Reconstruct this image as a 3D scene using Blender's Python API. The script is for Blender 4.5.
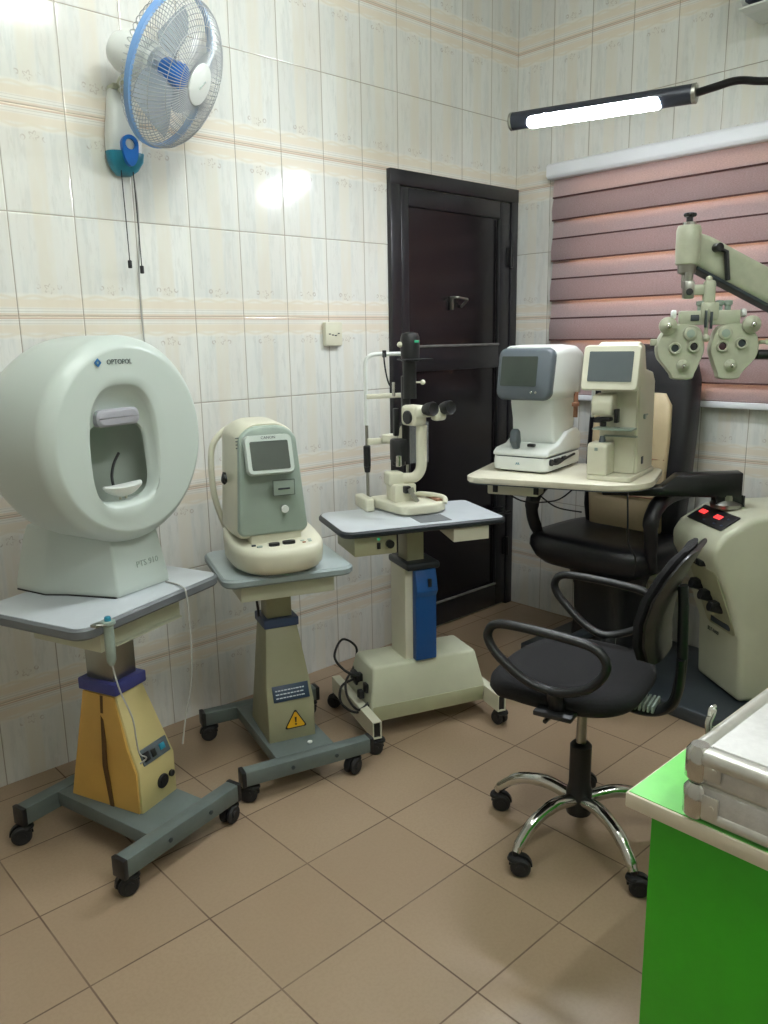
import bpy, bmesh, math, random
from mathutils import Vector, Matrix, Euler
PI = math.pi
R = math.radians
random.seed(7)
scn = bpy.context.scene
for o in list(bpy.data.objects):
    bpy.data.objects.remove(o)
COL = scn.collection

# ------------------------------------------------------------------ camera
cam_d = bpy.data.cameras.new('camera')
cam = bpy.data.objects.new('camera', cam_d)
COL.objects.link(cam)
cam_d.sensor_fit = 'VERTICAL'
cam_d.sensor_height = 24.0
cam_d.lens = 24.0 * 796.37 / 1024.0
cam_d.clip_start = 0.02
cam.matrix_world = (Matrix.Translation((0, 0, 1.40)) @ Matrix.Rotation(R(-42.7098), 4, 'Z')
                    @ Matrix.Rotation(R(77.6031), 4, 'X') @ Matrix.Rotation(R(-0.9915), 4, 'Z'))
scn.camera = cam
# ------------------------------------------------------------------ world, exposure
w = bpy.data.worlds.new('world'); scn.world = w; w.use_nodes = True
bg = w.node_tree.nodes['Background']
bg.inputs[0].default_value = (1.0, 0.93, 0.86, 1); bg.inputs[1].default_value = 4.0
vs = scn.view_settings
scn.display_settings.display_device = 'sRGB'
vs.view_transform = 'Standard'; vs.look = 'None'; vs.gamma = 1.0; vs.use_curve_mapping = False
vs.exposure = 0.5
CEIL_LAMP = 92.0
EXAM_LAMP = 150.0

# ------------------------------------------------------------------ materials
def srgb(r, g, b):
    f = lambda c: (c/255/12.92) if c/255 <= .04045 else ((c/255+.055)/1.055)**2.4
    return (f(r), f(g), f(b), 1)

class S:
    """a socket with arithmetic"""
    tree = None
    def __init__(s, k): s.k = k
    @staticmethod
    def m(op, *a, clamp=False):
        n = S.tree.nodes.new('ShaderNodeMath'); n.operation = op; n.use_clamp = clamp
        for i, x in enumerate(a):
            if isinstance(x, S): S.tree.links.new(x.k, n.inputs[i])
            else: n.inputs[i].default_value = float(x)
        return S(n.outputs[0])
    def __add__(s, o): return S.m('ADD', s, o)
    def __radd__(s, o): return S.m('ADD', o, s)
    def __sub__(s, o): return S.m('SUBTRACT', s, o)
    def __rsub__(s, o): return S.m('SUBTRACT', o, s)
    def __mul__(s, o): return S.m('MULTIPLY', s, o)
    def __rmul__(s, o): return S.m('MULTIPLY', o, s)
    def __truediv__(s, o): return S.m('DIVIDE', s, o)
    def abs(s): return S.m('ABSOLUTE', s)
    def floor(s): return S.m('FLOOR', s)
    def fract(s): return S.m('FRACT', s)
    def mod(s, o): return S.m('FLOORED_MODULO', s, o)
    def lt(s, o): return S.m('LESS_THAN', s, o)
    def gt(s, o): return S.m('GREATER_THAN', s, o)
    def ramp(s, a, b):      # smooth 0..1 between a and b
        n = S.tree.nodes.new('ShaderNodeMapRange'); n.interpolation_type = 'SMOOTHSTEP'
        S.tree.links.new(s.k, n.inputs[0]); n.inputs[1].default_value = a; n.inputs[2].default_value = b
        n.inputs[3].default_value = 0; n.inputs[4].default_value = 1
        return S(n.outputs[0])
def between(s, a, b, e=.0012): return s.ramp(a-e, a+e) * (1 - s.ramp(b-e, b+e))
def mx(fac, a, b):
    n = S.tree.nodes.new('ShaderNodeMix'); n.data_type = 'RGBA'
    for i, x in ((0, fac), (6, a), (7, b)):
        if isinstance(x, S): S.tree.links.new(x.k, n.inputs[i])
        else: n.inputs[i].default_value = x
    return S(n.outputs[2])
def coords():
    n = S.tree.nodes.new('ShaderNodeTexCoord'); sp = S.tree.nodes.new('ShaderNodeSeparateXYZ')
    S.tree.links.new(n.outputs['Object'], sp.inputs[0])
    return S(n.outputs['Object']), S(sp.outputs[0]), S(sp.outputs[1]), S(sp.outputs[2])
def vec(x, y, z):
    n = S.tree.nodes.new('ShaderNodeCombineXYZ')
    for i, a in enumerate((x, y, z)):
        if isinstance(a, S): S.tree.links.new(a.k, n.inputs[i])
        else: n.inputs[i].default_value = a
    return S(n.outputs[0])
def noise(v, scale, detail=3, rough=.5):
    n = S.tree.nodes.new('ShaderNodeTexNoise'); n.inputs['Scale'].default_value = scale
    n.inputs['Detail'].default_value = detail; n.inputs['Roughness'].default_value = rough
    if v is not None: S.tree.links.new(v.k, n.inputs['Vector'])
    return S(n.outputs[0])
def white(v):
    n = S.tree.nodes.new('ShaderNodeTexWhiteNoise'); n.noise_dimensions = '2D'
    S.tree.links.new(v.k, n.inputs['Vector']); return S(n.outputs[0])
def newmat(name):
    m = bpy.data.materials.new(name); m.use_nodes = True; S.tree = m.node_tree
    return m, m.node_tree.nodes['Principled BSDF']
def lk(s, sock): S.tree.links.new(s.k, sock)
def bump(h, strength, dist, b):
    n = S.tree.nodes.new('ShaderNodeBump'); n.inputs['Strength'].default_value = strength
    n.inputs['Distance'].default_value = dist; lk(h, n.inputs['Height']); S.tree.links.new(n.outputs[0], b.inputs['Normal'])

def mat(name, c, rough=.45, metal=0.0, var=.06, scale=6, spec=.5, bmp=0, bs=200, coat=0, trans=0):
    if .23 < rough < .33: rough = .33
    m, b = newmat(name)
    co, x, y, z = coords()
    nz = noise(co, scale, 4, .6)
    dark = tuple(v*(1-var*2.2) for v in c[:3]) + (1,)
    light = tuple(min(1, v*(1+var)) for v in c[:3]) + (1,)
    lk(mx(nz.ramp(.2, .8), dark, light), b.inputs['Base Color'])
    lk(noise(co, scale*3, 2)*.06 + (rough-.03), b.inputs['Roughness'])
    b.inputs['Metallic'].default_value = metal
    b.inputs['Specular IOR Level'].default_value = spec
    b.inputs['Coat Weight'].default_value = coat
    if trans: b.inputs['Transmission Weight'].default_value = trans
    if bmp: bump(noise(co, bs, 2), bmp, .002, b)
    return m
def emis(name, c, strength, var=0):
    m, b = newmat(name)
    b.inputs['Base Color'].default_value = (.02, .02, .02, 1)
    b.inputs['Emission Color'].default_value = c; b.inputs['Emission Strength'].default_value = strength
    return m

def wall_tile(name, axis, u0):
    m, b = newmat(name)
    co, x, y, z = coords()
    u = (x if axis == 'x' else y) - u0
    cu = u/.2
    fu = cu.fract(); iu = cu.floor()
    t = (z - .28 + 3.0).mod(.6) - .3          # distance above the band centre is t + .3 / t - .3 wraps
    t = ((z - .28 + .3 + 3.0).mod(.6)) - .3   # signed distance from the nearest band, -.3 .. .3
    s = t.abs()
    row = ((z + .02)/.3).floor()
    rnd = white(vec(iu, row, 0))
    base = mx(rnd, srgb(216, 217, 213), srgb(225, 226, 222))
    # vertical streaks
    w1 = noise(vec(u*1.0 + rnd*3, z*.12, rnd), 46, 3, .6)
    w2 = noise(vec(u*1.0, z*.22 + rnd*5, 3.1), 75, 4, .7)
    mid = fu.ramp(.34, .40) * (1 - fu.ramp(.60, .66))
    side = (1 - mid) * fu.ramp(.07, .14) * (1 - fu.ramp(.86, .93))
    base = mx(w1.ramp(.45, .62)*side*.42, base, srgb(200, 205, 203))
    base = mx(w2.ramp(.5, .66)*side*.35, base, srgb(196, 196, 190))
    base = mx(mid*(w1.ramp(.3, .6)*.35 + .35), base, srgb(219, 215, 203))
    base = mx(fu.ramp(.90, .97)*.25, base, srgb(220, 216, 205))
    # decorated band
    inb = 1 - s.ramp(.062, .072)
    base = mx(inb*.65, base, srgb(233, 230, 222))
    wob = (fu*6.2832*2)
    cosw = S.m('COSINE', wob)*.004
    soft = between(s, .026, .050, .004) 
    base = mx(soft*.8, base, srgb(224, 214, 197))
    base = mx((between(s + cosw, .052, .060, .003))*.35, base, srgb(214, 200, 172))
    base = mx(between(s, .0125, .0145, .0006)*.7, base, srgb(190, 186, 178))
    base = mx(between(s, .0215, .023, .0006)*.7, base, srgb(196, 190, 182))
    base = mx((between(t, -.0085, .0085, .001))*.7, base, srgb(218, 200, 180))
    base = mx((between(t, -.0085, -.0045, .001))*.75, base, srgb(196, 170, 152))
    # flowers: five petals
    fx = (fu - .5)*.2; fy = s - .082
    rr = S.m('SQRT', fx*fx + fy*fy); an = S.m('ARCTAN2', fy, fx)
    pet = S.m('COSINE', an*5)*.004 + .013
    fl = between(rr - pet, -.0042, .0, .0012)
    base = mx(fl*noise(co, 90, 2).ramp(.35, .6)*.5, base, srgb(166, 150, 140))
    f2x = (fu - .5).abs()*.2 - .032; f2y = s - .088
    r2 = S.m('SQRT', f2x*f2x + f2y*f2y)
    base = mx(between(r2, .004, .008, .001)*noise(co, 70, 2).ramp(.4, .6)*.6, base, srgb(170, 156, 146))
    # brownish mottling over the full height, and joints
    mottle = noise(vec(u, z*.35, 1.7), 5, 4, .6).ramp(.42, .75)
    base = mx(mottle*.22, base, srgb(200, 184, 164))
    gu = S.m('MINIMUM', fu, 1 - fu)*.2
    gz = S.m('MINIMUM', s + .0006, .3 - s)
    g = 1 - S.m('MINIMUM', gu, gz).ramp(.0008, .0022)
    base = mx(g*.85, base, srgb(142, 132, 116))
    lk(base, b.inputs['Base Color'])
    lk(g*.5 + .12, b.inputs['Roughness'])
    hgt = S.m('MINIMUM', gu, gz).ramp(0, .005)
    bump(hgt + noise(co, 7, 2)*.25, .55, .0022, b)
    return m

def floor_tile():
    m, b = newmat('floor_tile')
    co, x, y, z = coords()
    P = .3035
    u = ((x - .8315 + 10*P)/P); v = ((y - 1.5625 + 10*P)/P)
    fu = u.fract(); fv = v.fract()
    rnd = white(vec(u.floor(), v.floor(), 0))
    n1 = noise(co, 6, 5, .65); n2 = noise(co, 120, 3, .6)
    c = mx(rnd*.6 + n1*.4, srgb(149, 127, 104), srgb(163, 142, 118))
    c = mx(n2.ramp(.42, .62)*.3, c, srgb(142, 121, 98))
    c = mx(noise(co, 2.2, 4, .6).ramp(.52, .75)*.12, c, srgb(136, 114, 94))
    gd = S.m('MINIMUM', S.m('MINIMUM', fu, 1 - fu), S.m('MINIMUM', fv, 1 - fv))*P
    g = 1 - gd.ramp(.0012, .0030)
    c = mx(g*(noise(co, 5, 2).ramp(.3, .6)*.4 + .55), c, srgb(92, 72, 56))
    lk(c, b.inputs['Base Color']); lk(g*.4 + n1*.10 + .31, b.inputs['Roughness'])
    bump(gd.ramp(0, .004) + n2*.05, .35, .0015, b)
    return m

M = {}
M['wall_l'] = wall_tile('wall_tile_glazed', 'x', .078)
M['wall_r'] = wall_tile('wall_tile_glazed_side', 'y', 2.56)
M['floor'] = floor_tile()
M['ceil'] = mat('ceiling_paint', srgb(225, 225, 220), .8)
M['plaster'] = mat('plaster', srgb(210, 206, 198), .8)
M['white'] = mat('white_plastic', srgb(222, 226, 222), .30, var=.02)
M['drum'] = mat('grey_green_enamel', srgb(190, 200, 194), .27, var=.008, scale=1)
M['drum2'] = mat('grey_green_enamel_inner', srgb(186, 196, 184), .35, var=.03)
M['cream'] = mat('cream_plastic', srgb(214, 212, 192), .36, var=.03)
M['cream2'] = mat('cream_enamel', srgb(194, 196, 174), .40, var=.05, scale=4)
M['cream3'] = mat('pale_olive_enamel', srgb(168, 168, 138), .45, var=.05, scale=4)
M['phor'] = mat('sage_enamel', srgb(174, 176, 156), .36, var=.06, scale=20)
M['greyplate'] = mat('sage_grey_plastic', srgb(146, 160, 150), .35, var=.03)
M['bezel'] = mat('slate_plastic', srgb(84, 92, 98), .4, var=.04)
M['screen'] = mat('dark_screen', srgb(66, 74, 68), .16, var=.05)
M['screen2'] = mat('grey_screen', srgb(92, 100, 102), .14, var=.05)
M['black'] = mat('black_plastic', srgb(20, 21, 24), .42, var=.1)
M['lamp_black'] = mat('slate_black_metal', srgb(44, 48, 58), .35, metal=.2)
M['blackm'] = mat('black_metal', srgb(18, 18, 21), .32, metal=.2, var=.1)
M['rubber'] = mat('black_rubber', srgb(26, 26, 28), .6, var=.1)
M['leather'] = mat('black_leather', srgb(21, 21, 27), .40, var=.15, bmp=.35, bs=260)
M['fabric'] = mat('black_fabric', srgb(19, 18, 23), .9, var=.25, scale=160, bmp=.5, bs=700)
M['creamleather'] = mat('cream_leather', srgb(206, 188, 152), .5, var=.06, bmp=.3, bs=120)
M['chrome'] = mat('chrome', srgb(205, 205, 200), .14, metal=1, var=.03)
M['steel'] = mat('brushed_steel', srgb(160, 160, 152), .3, metal=1, var=.06)
M['alu'] = mat('aluminium', srgb(200, 199, 192), .38, metal=.6, var=.05, scale=30)
M['alupanel'] = mat('hammered_aluminium', srgb(200, 199, 196), .48, metal=.2, var=.05, scale=60, bmp=.3, bs=160)
M['greymetal'] = mat('blue_grey_enamel', srgb(96, 106, 104), .42, var=.10, scale=8)
M['yellow'] = mat('yellow_enamel', srgb(196, 156, 78), .45, var=.06, scale=5)
M['yellow2'] = mat('pale_yellow_enamel', srgb(196, 182, 128), .45, var=.05, scale=5)
M['olive'] = mat('cream_olive_enamel', srgb(150, 148, 120), .45, var=.05, scale=5)
M['brown'] = mat('dark_brown_gap', srgb(84, 58, 22), .7)
M['navy'] = mat('navy_plastic', srgb(62, 66, 132), .45, var=.06)
M['navy2'] = mat('slate_blue_plastic', srgb(54, 70, 100), .45, var=.06)
M['blue'] = mat('blue_enamel', srgb(14, 74, 138), .4, var=.05)
M['fanblue'] = mat('fan_blue_plastic', srgb(28, 112, 200), .35, var=.04)
M['teal'] = mat('teal_plastic', srgb(36, 132, 158), .35, var=.2, scale=14)
M['fanring'] = mat('pale_blue_plastic', srgb(118, 158, 208), .35, var=.04)
M['laminate'] = mat('pale_grey_laminate', srgb(196, 202, 208), .30, var=.035, scale=9)
M['laminate2'] = mat('grey_laminate', srgb(170, 182, 184), .33, var=.035, scale=9)
M['edgegrey'] = mat('grey_edge_rubber', srgb(104, 108, 112), .5, var=.06)
M['edgegrey2'] = mat('light_grey_edge', srgb(138, 150, 152), .45, var=.05)
M['edgeblack'] = mat('black_edge_rubber', srgb(30, 36, 42), .42, var=.06)
M['traylam'] = mat('cream_laminate', srgb(220, 216, 196), .38, var=.04, scale=10)
M['green'] = mat('green_laminate', srgb(52, 170, 22), .42, var=.03, scale=30)
M['greentop'] = mat('green_top_laminate', srgb(120, 218, 104), .35, var=.03, scale=30)
M['creamedge'] = mat('cream_edge_band', srgb(214, 206, 184), .5, var=.04)
M['door'] = mat('black_brown_door_paint', srgb(28, 27, 32), .32, var=.15, scale=5, bmp=.15, bs=30)
M['doorpanel'] = mat('dark_glossy_door_panel', srgb(26, 22, 26), .2, var=.25, scale=2.5)
M['doorrail'] = mat('door_moulding_highlight', srgb(110, 108, 106), .45, var=.2, scale=20)  # pale grey paints in the light caught by the moulding ledges
M['cassette'] = mat('blind_cassette_white', srgb(238, 240, 246), .4, var=.01)
M['warn'] = mat('warning_yellow', srgb(232, 176, 30), .5)
M['label'] = mat('navy_label', srgb(32, 52, 76), .45)
M['ink'] = mat('dark_ink', srgb(54, 62, 68), .5)
M['inkb'] = mat('blue_ink', srgb(36, 104, 160), .5)
M['whiteink'] = mat('white_ink', srgb(206, 214, 220), .5)
M['lens'] = mat('lens_glass', srgb(24, 24, 30), .08, spec=.9)
M['lensred'] = mat('lens_glass_red', srgb(58, 20, 34), .08, spec=.9)
M['platform'] = mat('dark_platform', srgb(50, 56, 62), .32, var=.12, scale=6)
M['darkvent'] = mat('dark_vent', srgb(48, 56, 76), .5)
M['wood'] = mat('worn_wood', srgb(150, 108, 84), .6)
M['lilac'] = mat('lilac_rest_pad', srgb(160, 160, 168), .45, var=.03)
M['bowl'] = mat('bowl_grey', srgb(176, 186, 176), .6, var=.05)
M['cable'] = mat('grey_cable', srgb(170, 170, 166), .5)
M['amber'] = mat('blue_grey_bolt', srgb(46, 58, 62), .5)
M['tube_light'] = emis('tube_light_white', (.94, 1.0, .97, 1), CEIL_LAMP)
M['exam_light'] = emis('exam_light_white', (.90, .94, 1.0, 1), EXAM_LAMP)
M['red_led'] = emis('red_display', (1.0, .04, .04, 1), 1.3)
M['green_led'] = emis('green_indicator', (.02, .55, .25, 1), .5)
def clear(name, tint, alpha):
    m, b = newmat(name)
    b.inputs['Base Color'].default_value = tint; b.inputs['Roughness'].default_value = .12
    b.inputs['Alpha'].default_value = alpha
    return m
M['clear'] = clear('clear_shield', (.8, .84, .84, 1), .16)
def blind(name, c, tr, banded):
    m = bpy.data.materials.new(name); m.use_nodes = True; S.tree = m.node_tree
    t = m.node_tree; t.nodes.remove(t.nodes['Principled BSDF']); out = t.nodes['Material Output']
    co, x, y, z = coords()
    n1 = noise(vec(y*.4, y*.4, z*2), 260, 2, .6)
    col = mx(n1.ramp(.35, .65), tuple(v*.82 for v in c[:3])+(1,), c)
    d = t.nodes.new('ShaderNodeBsdfDiffuse'); lk(col, d.inputs[0])
    tl = t.nodes.new('ShaderNodeBsdfTranslucent'); lk(mx(n1.ramp(.3, .7), (tr[0]*.85, tr[1]*.8, tr[2]*.78, 1), tr), tl.inputs[0])
    ms = t.nodes.new('ShaderNodeMixShader'); ms.inputs[0].default_value = banded
    t.links.new(d.outputs[0], ms.inputs[1]); t.links.new(tl.outputs[0], ms.inputs[2])
    t.links.new(ms.outputs[0], out.inputs[0])
    return m
M['blind_dark'] = blind('blind_taupe', srgb(168, 150, 152), srgb(216, 184, 176), .28)
M['blind_sheer'] = blind('blind_rose_sheer', srgb(202, 186, 190), srgb(250, 220, 198), .40)
M['blind_rear'] = blind('blind_rear_layer', srgb(180, 156, 154), srgb(220, 186, 176), .42)
M['blind_hem'] = mat('blind_hem', srgb(84, 52, 50), .7)
M['wireguard'] = mat('fan_wire', srgb(176, 180, 184), .3, metal=.3)
m_, b_ = newmat('window_glass'); b_.inputs['Base Color'].default_value = (.9, .95, .95, 1)
b_.inputs['Roughness'].default_value = .05; b_.inputs['Alpha'].default_value = .25; M['glass'] = m_
m_, b_ = newmat('fan_blade_clear'); b_.inputs['Base Color'].default_value = srgb(176, 186, 196)
b_.inputs['Roughness'].default_value = .2; b_.inputs['Alpha'].default_value = .55; M['blade'] = m_

# ------------------------------------------------------------------ mesh helpers
def T(x=0, y=0, z=0): return Matrix.Translation((x, y, z))
def RX(a): return Matrix.Rotation(R(a), 4, 'X')
def RY(a): return Matrix.Rotation(R(a), 4, 'Y')
def RZ(a): return Matrix.Rotation(R(a), 4, 'Z')
I4 = Matrix.Identity(4)
def BM(): return bmesh.new()
def bev_(bm, faces, bev, seg):
    if bev <= 0: return
    es = set()
    for f in faces:
        for e in f.edges:
            if len(e.link_faces) == 2 and e.calc_face_angle(0) > .5: es.add(e)
    bmesh.ops.bevel(bm, geom=list(es), offset=bev, segments=seg, affect='EDGES', profile=.5, clamp_overlap=True)
def box(bm, c, s, mt=I4, bev=0.003, seg=2):
    r = bmesh.ops.create_cube(bm, size=1)
    vs = r['verts']
    for v in vs: v.co = mt @ Vector((c[0]+v.co.x*s[0], c[1]+v.co.y*s[1], c[2]+v.co.z*s[2]))
    bev_(bm, {f for v in vs for f in v.link_faces}, min(bev, min(s)*.45), seg)
    return bm
def loft(bm, rings, cap0=True, cap1=True, mt=I4, closed=True):
    vr = [[bm.verts.new(mt @ Vector(p)) for p in r] for r in rings]
    n = len(rings[0]); fs = []
    for a, b in zip(vr, vr[1:]):
        for i in range(n if closed else n-1):
            j = (i+1) % n
            try: fs.append(bm.faces.new((a[i], a[j], b[j], b[i])))
            except ValueError: pass
    if cap0: fs.append(bm.faces.new(list(reversed(vr[0]))))
    if cap1: fs.append(bm.faces.new(vr[-1]))
    bmesh.ops.recalc_face_normals(bm, faces=fs)
    return fs
def prism(bm, outline, z0, z1, mt=I4, bev=0, seg=2):
    fs = loft(bm, [[(x, y, z0) for x, y in outline], [(x, y, z1) for x, y in outline]], mt=mt)
    bev_(bm, fs, bev, seg); return bm
def xprism(bm, prof, x0, x1, mt=I4, bev=0, seg=2):     # profile in (y, z), extruded along x
    fs = loft(bm, [[(x0, y, z) for y, z in prof], [(x1, y, z) for y, z in prof]], mt=mt)
    bev_(bm, fs, bev, seg); return bm
def rrect(w, d, r, n=6, cx=0, cy=0):
    if not isinstance(r, (tuple, list)): r = (r,)*4
    out = []
    for k, (sx, sy) in enumerate(((1, 1), (-1, 1), (-1, -1), (1, -1))):
        for i in range(n+1):
            a = (k*90 + 90*i/n)*PI/180
            out.append((cx + sx*(w/2-r[k]) + r[k]*math.cos(a), cy + sy*(d/2-r[k]) + r[k]*math.sin(a)))
    return out
def sell(w, d, p, n=48, cx=0, cy=0):      # superellipse outline
    o = []
    for i in range(n):
        a = 2*PI*i/n; c, s_ = math.cos(a), math.sin(a)
        o.append((cx + w/2*math.copysign(abs(c)**(2/p), c), cy + d/2*math.copysign(abs(s_)**(2/p), s_)))
    return o
def frame_of(d):
    d = Vector(d).normalized()
    up = Vector((0, 0, 1)) if abs(d.z) < .95 else Vector((1, 0, 0))
    x = d.cross(up).normalized(); y = x.cross(d).normalized()
    return x, y
def cyl(bm, p0, p1, r0, r1=None, n=24, mt=I4, bev=0):
    p0, p1 = Vector(p0), Vector(p1); r1 = r0 if r1 is None else r1
    x, y = frame_of(p1-p0)
    rg = lambda p, r: [p + (x*math.cos(2*PI*i/n) + y*math.sin(2*PI*i/n))*r for i in range(n)]
    if bev:
        d = (p1-p0).normalized()
        rings = [rg(p0, r0-bev), rg(p0+d*bev, r0), rg(p1-d*bev, r1), rg(p1, r1-bev)]
    else: rings = [rg(p0, r0), rg(p1, r1)]
    loft(bm, rings, mt=mt); return bm
def catmull(pts, sub=6, closed=False):
    P = [Vector(p) for p in pts]; out = []
    n = len(P)
    for i in range(n if closed else n-1):
        g = (lambda k: P[k % n]) if closed else (lambda k: P[min(max(k, 0), n-1)])
        a, b, c, d = g(i-1), g(i), g(i+1), g(i+2)
        for k in range(sub):
            t = k/sub
            out.append(.5*((2*b) + (c-a)*t + (2*a-5*b+4*c-d)*t*t + (3*b-3*c+d-a)*t**3))
    if not closed: out.append(P[-1])
    return out
def tube(bm, pts, r, n=10, closed=False, sub=6, smooth=True, mt=I4, flat=1.0, side=None):
    P = catmull(pts, sub, closed) if smooth else [Vector(p) for p in pts]
    m = len(P); rings = []
    prevx = None
    for i, p in enumerate(P):
        if closed: d = P[(i+1) % m] - P[i-1]
        else: d = P[min(i+1, m-1)] - P[max(i-1, 0)]
        d.normalize()
        if side is not None:
            x = Vector(side); x = (x - d*x.dot(d)).normalized()
        elif prevx is None: x, _ = frame_of(d)
        else: x = (prevx - d*prevx.dot(d)).normalized()
        prevx = x; y = d.cross(x).normalized()
        rr = r[min(len(r)-1, int(i/(m-1)*(len(r)-1)+.5))] if isinstance(r, (list, tuple)) else r
        rings.append([p + x*math.cos(2*PI*k/n)*rr + y*math.sin(2*PI*k/n)*rr*flat for k in range(n)])
    if closed: rings.append(rings[0]); 
    if closed:
        vr = [[bm.verts.new(mt @ q) for q in rg] for rg in rings[:-1]]; fs = []
        for i in range(m):
            a, b = vr[i], vr[(i+1) % m]
            for k in range(n): fs.append(bm.faces.new((a[k], a[(k+1) % n], b[(k+1) % n], b[k])))
        bmesh.ops.recalc_face_normals(bm, faces=fs)
    else: loft(bm, rings, mt=mt)
    return bm
def lathe(bm, prof, mt=I4, n=40, cap0=True, cap1=True):
    loft(bm, [[(r*math.cos(2*PI*i/n), r*math.sin(2*PI*i/n), z) for i in range(n)] for r, z in prof], cap0, cap1, mt)
    return bm
def ball(bm, c, r, s=(1, 1, 1), mt=I4, u=20, v=12):
    rr = bmesh.ops.create_uvsphere(bm, u_segments=u, v_segments=v, radius=1)
    for q in rr['verts']: q.co = mt @ Vector((c[0]+q.co.x*r*s[0], c[1]+q.co.y*r*s[1], c[2]+q.co.z*r*s[2]))
    return bm
def obj(name, bm, m, parent=None, angle=40, label=None):
    me = bpy.data.meshes.new(name); bm.normal_update(); bm.to_mesh(me); bm.free()
    me.materials.append(m if not isinstance(m, str) else M[m])
    me.shade_smooth(); me.set_sharp_from_angle(angle=R(angle))
    o = bpy.data.objects.new(name, me); COL.objects.link(o)
    if parent is not None: o.parent = parent
    if label: o['label'] = label
    return o
def thing(name, label, cat, loc=(0, 0, 0), rz=0, group=None):
    o = bpy.data.objects.new(name, None); COL.objects.link(o); o.empty_display_size = .1
    o.location = loc; o.rotation_euler = (0, 0, R(rz)); o['label'] = label; o['category'] = cat
    if group: o['group'] = group
    return o
def tag(o, label, cat, group=None):
    o['label'] = label; o['category'] = cat
    if group: o['group'] = group
    return o
def struct(name, bm, m, parent=None):
    o = obj(name, bm, m, parent)
    if parent is None: o['kind'] = 'structure'
    return o
def text(name, s, size, m, mt, parent, extr=.0004, squeeze=1.0):
    cu = bpy.data.curves.new('t', 'FONT'); cu.body = s; cu.size = size; cu.extrude = extr
    cu.align_x = 'CENTER'; cu.align_y = 'CENTER'; cu.resolution_u = 2
    to = bpy.data.objects.new('t', cu); COL.objects.link(to)
    dg = bpy.context.evaluated_depsgraph_get(); dg.update()
    me = bpy.data.meshes.new_from_object(to.evaluated_get(dg))
    bpy.data.objects.remove(to)
    me.transform(mt @ Matrix.Diagonal((squeeze, 1, 1, 1))); me.name = name
    me.materials.clear(); me.materials.append(M[m])
    o = bpy.data.objects.new(name, me); COL.objects.link(o); o.parent = parent
    return o
FRONT = RX(90)      # writes onto a plane facing -y

# ================================================================== THE ROOM
XW, YW, ZC = 3.27, 2.56, 2.95
X0, Y0 = -1.3, -1.5
b = BM(); box(b, ((X0+XW)/2, (Y0+YW)/2, -.05), (XW-X0+.4, YW-Y0+.4, .1), bev=0); struct('floor', b, 'floor')
b = BM(); box(b, ((X0+XW)/2, (Y0+YW)/2, ZC+.05), (XW-X0+.4, YW-Y0+.4, .1), bev=0); struct('ceiling', b, 'ceil')
b = BM(); box(b, ((X0+XW)/2, YW+.1, ZC/2), (XW-X0+.4, .2, ZC), bev=0); struct('wall_left', b, 'wall_l')
WY0, WY1, WZ0, WZ1 = .35, 2.22, 1.15, 2.04
b = BM()
box(b, (XW+.1, (WY1+YW)/2, ZC/2), (.2, YW-WY1, ZC), bev=0)
box(b, (XW+.1, (Y0+WY0)/2, ZC/2), (.2, WY0-Y0, ZC), bev=0)
box(b, (XW+.1, (WY0+WY1)/2, WZ0/2), (.2, WY1-WY0, WZ0), bev=0)
box(b, (XW+.1, (WY0+WY1)/2, (WZ1+ZC)/2), (.2, WY1-WY0, ZC-WZ1), bev=0)
struct('wall_right', b, 'wall_r')
b = BM(); box(b, (X0-.1, (Y0+YW)/2, ZC/2), (.2, YW-Y0, ZC), bev=0); struct('wall_back', b, 'plaster')
b = BM(); box(b, ((X0+XW)/2, Y0-.1, ZC/2), (XW-X0+.4, .2, ZC), bev=0); struct('wall_front', b, 'plaster')
# window behind the blind
b = BM()
for yy in (WY0+.02, (WY0+WY1)/2, WY1-.02): box(b, (XW+.12, yy, (WZ0+WZ1)/2), (.05, .04, WZ1-WZ0), bev=.003)
for zz in (WZ0+.02, WZ1-.02): box(b, (XW+.12, (WY0+WY1)/2, zz), (.05, WY1-WY0, .04), bev=.003)
win = struct('window_1', b, 'steel')
b = BM(); box(b, (XW+.12, (WY0+WY1)/2, (WZ0+WZ1)/2), (.006, WY1-WY0-.06, WZ1-WZ0-.06), bev=0); struct('pane', b, 'glass', win)

# ---- door and its frame
b = BM()
y = YW
xl, xr, zt = 2.41, 3.262, 2.08
box(b, (xl+.03, y-.008, zt/2), (.06, .030, zt), bev=.004)
box(b, (xr-.025, y-.008, zt/2), (.05, .030, zt), bev=.004)
box(b, ((xl+xr)/2, y-.0088, zt-.03), (xr-xl+.001, .0316, .061), bev=.004)
door = struct('door_1', b, 'door')
b = BM()      # leaf
LX0, LX1, LZ1 = xl+.065, xr-.055, zt-.065
def rail(x0, x1, z0, z1, yy=y-.004, t=.028): box(b, ((x0+x1)/2, yy, (z0+z1)/2), (x1-x0, t, z1-z0), bev=.004)
rail(LX0, LX0+.045, .012, LZ1); rail(LX1-.075, LX1, .012, LZ1)
rail(LX0+.045, LX1-.075, LZ1-.075, LZ1); rail(LX0+.045, LX1-.075, 1.245, 1.352); rail(LX0+.045, LX1-.075, .012, .128)
struct('leaf', b, 'door', door)
for z0, z1 in ((1.352, LZ1-.075), (.128, 1.245)):
    b = BM(); box(b, ((LX0+LX1-.03)/2, y-.002, (z0+z1)/2), (LX1-LX0-.12, .008, z1-z0), bev=0); struct('panel', b, 'doorpanel', door)
    b = BM()
    tube(b, [(LX0+.05, y-.020, z0+.004), (LX1-.08, y-.020, z0+.004)], .0065, 6, smooth=False); struct('moulding', b, 'doorrail', door)
b = BM(); tube(b, [(LX1-.085, y-.018, .13), (LX1-.085, y-.018, 1.24)], .006, 6, smooth=False)
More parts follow.
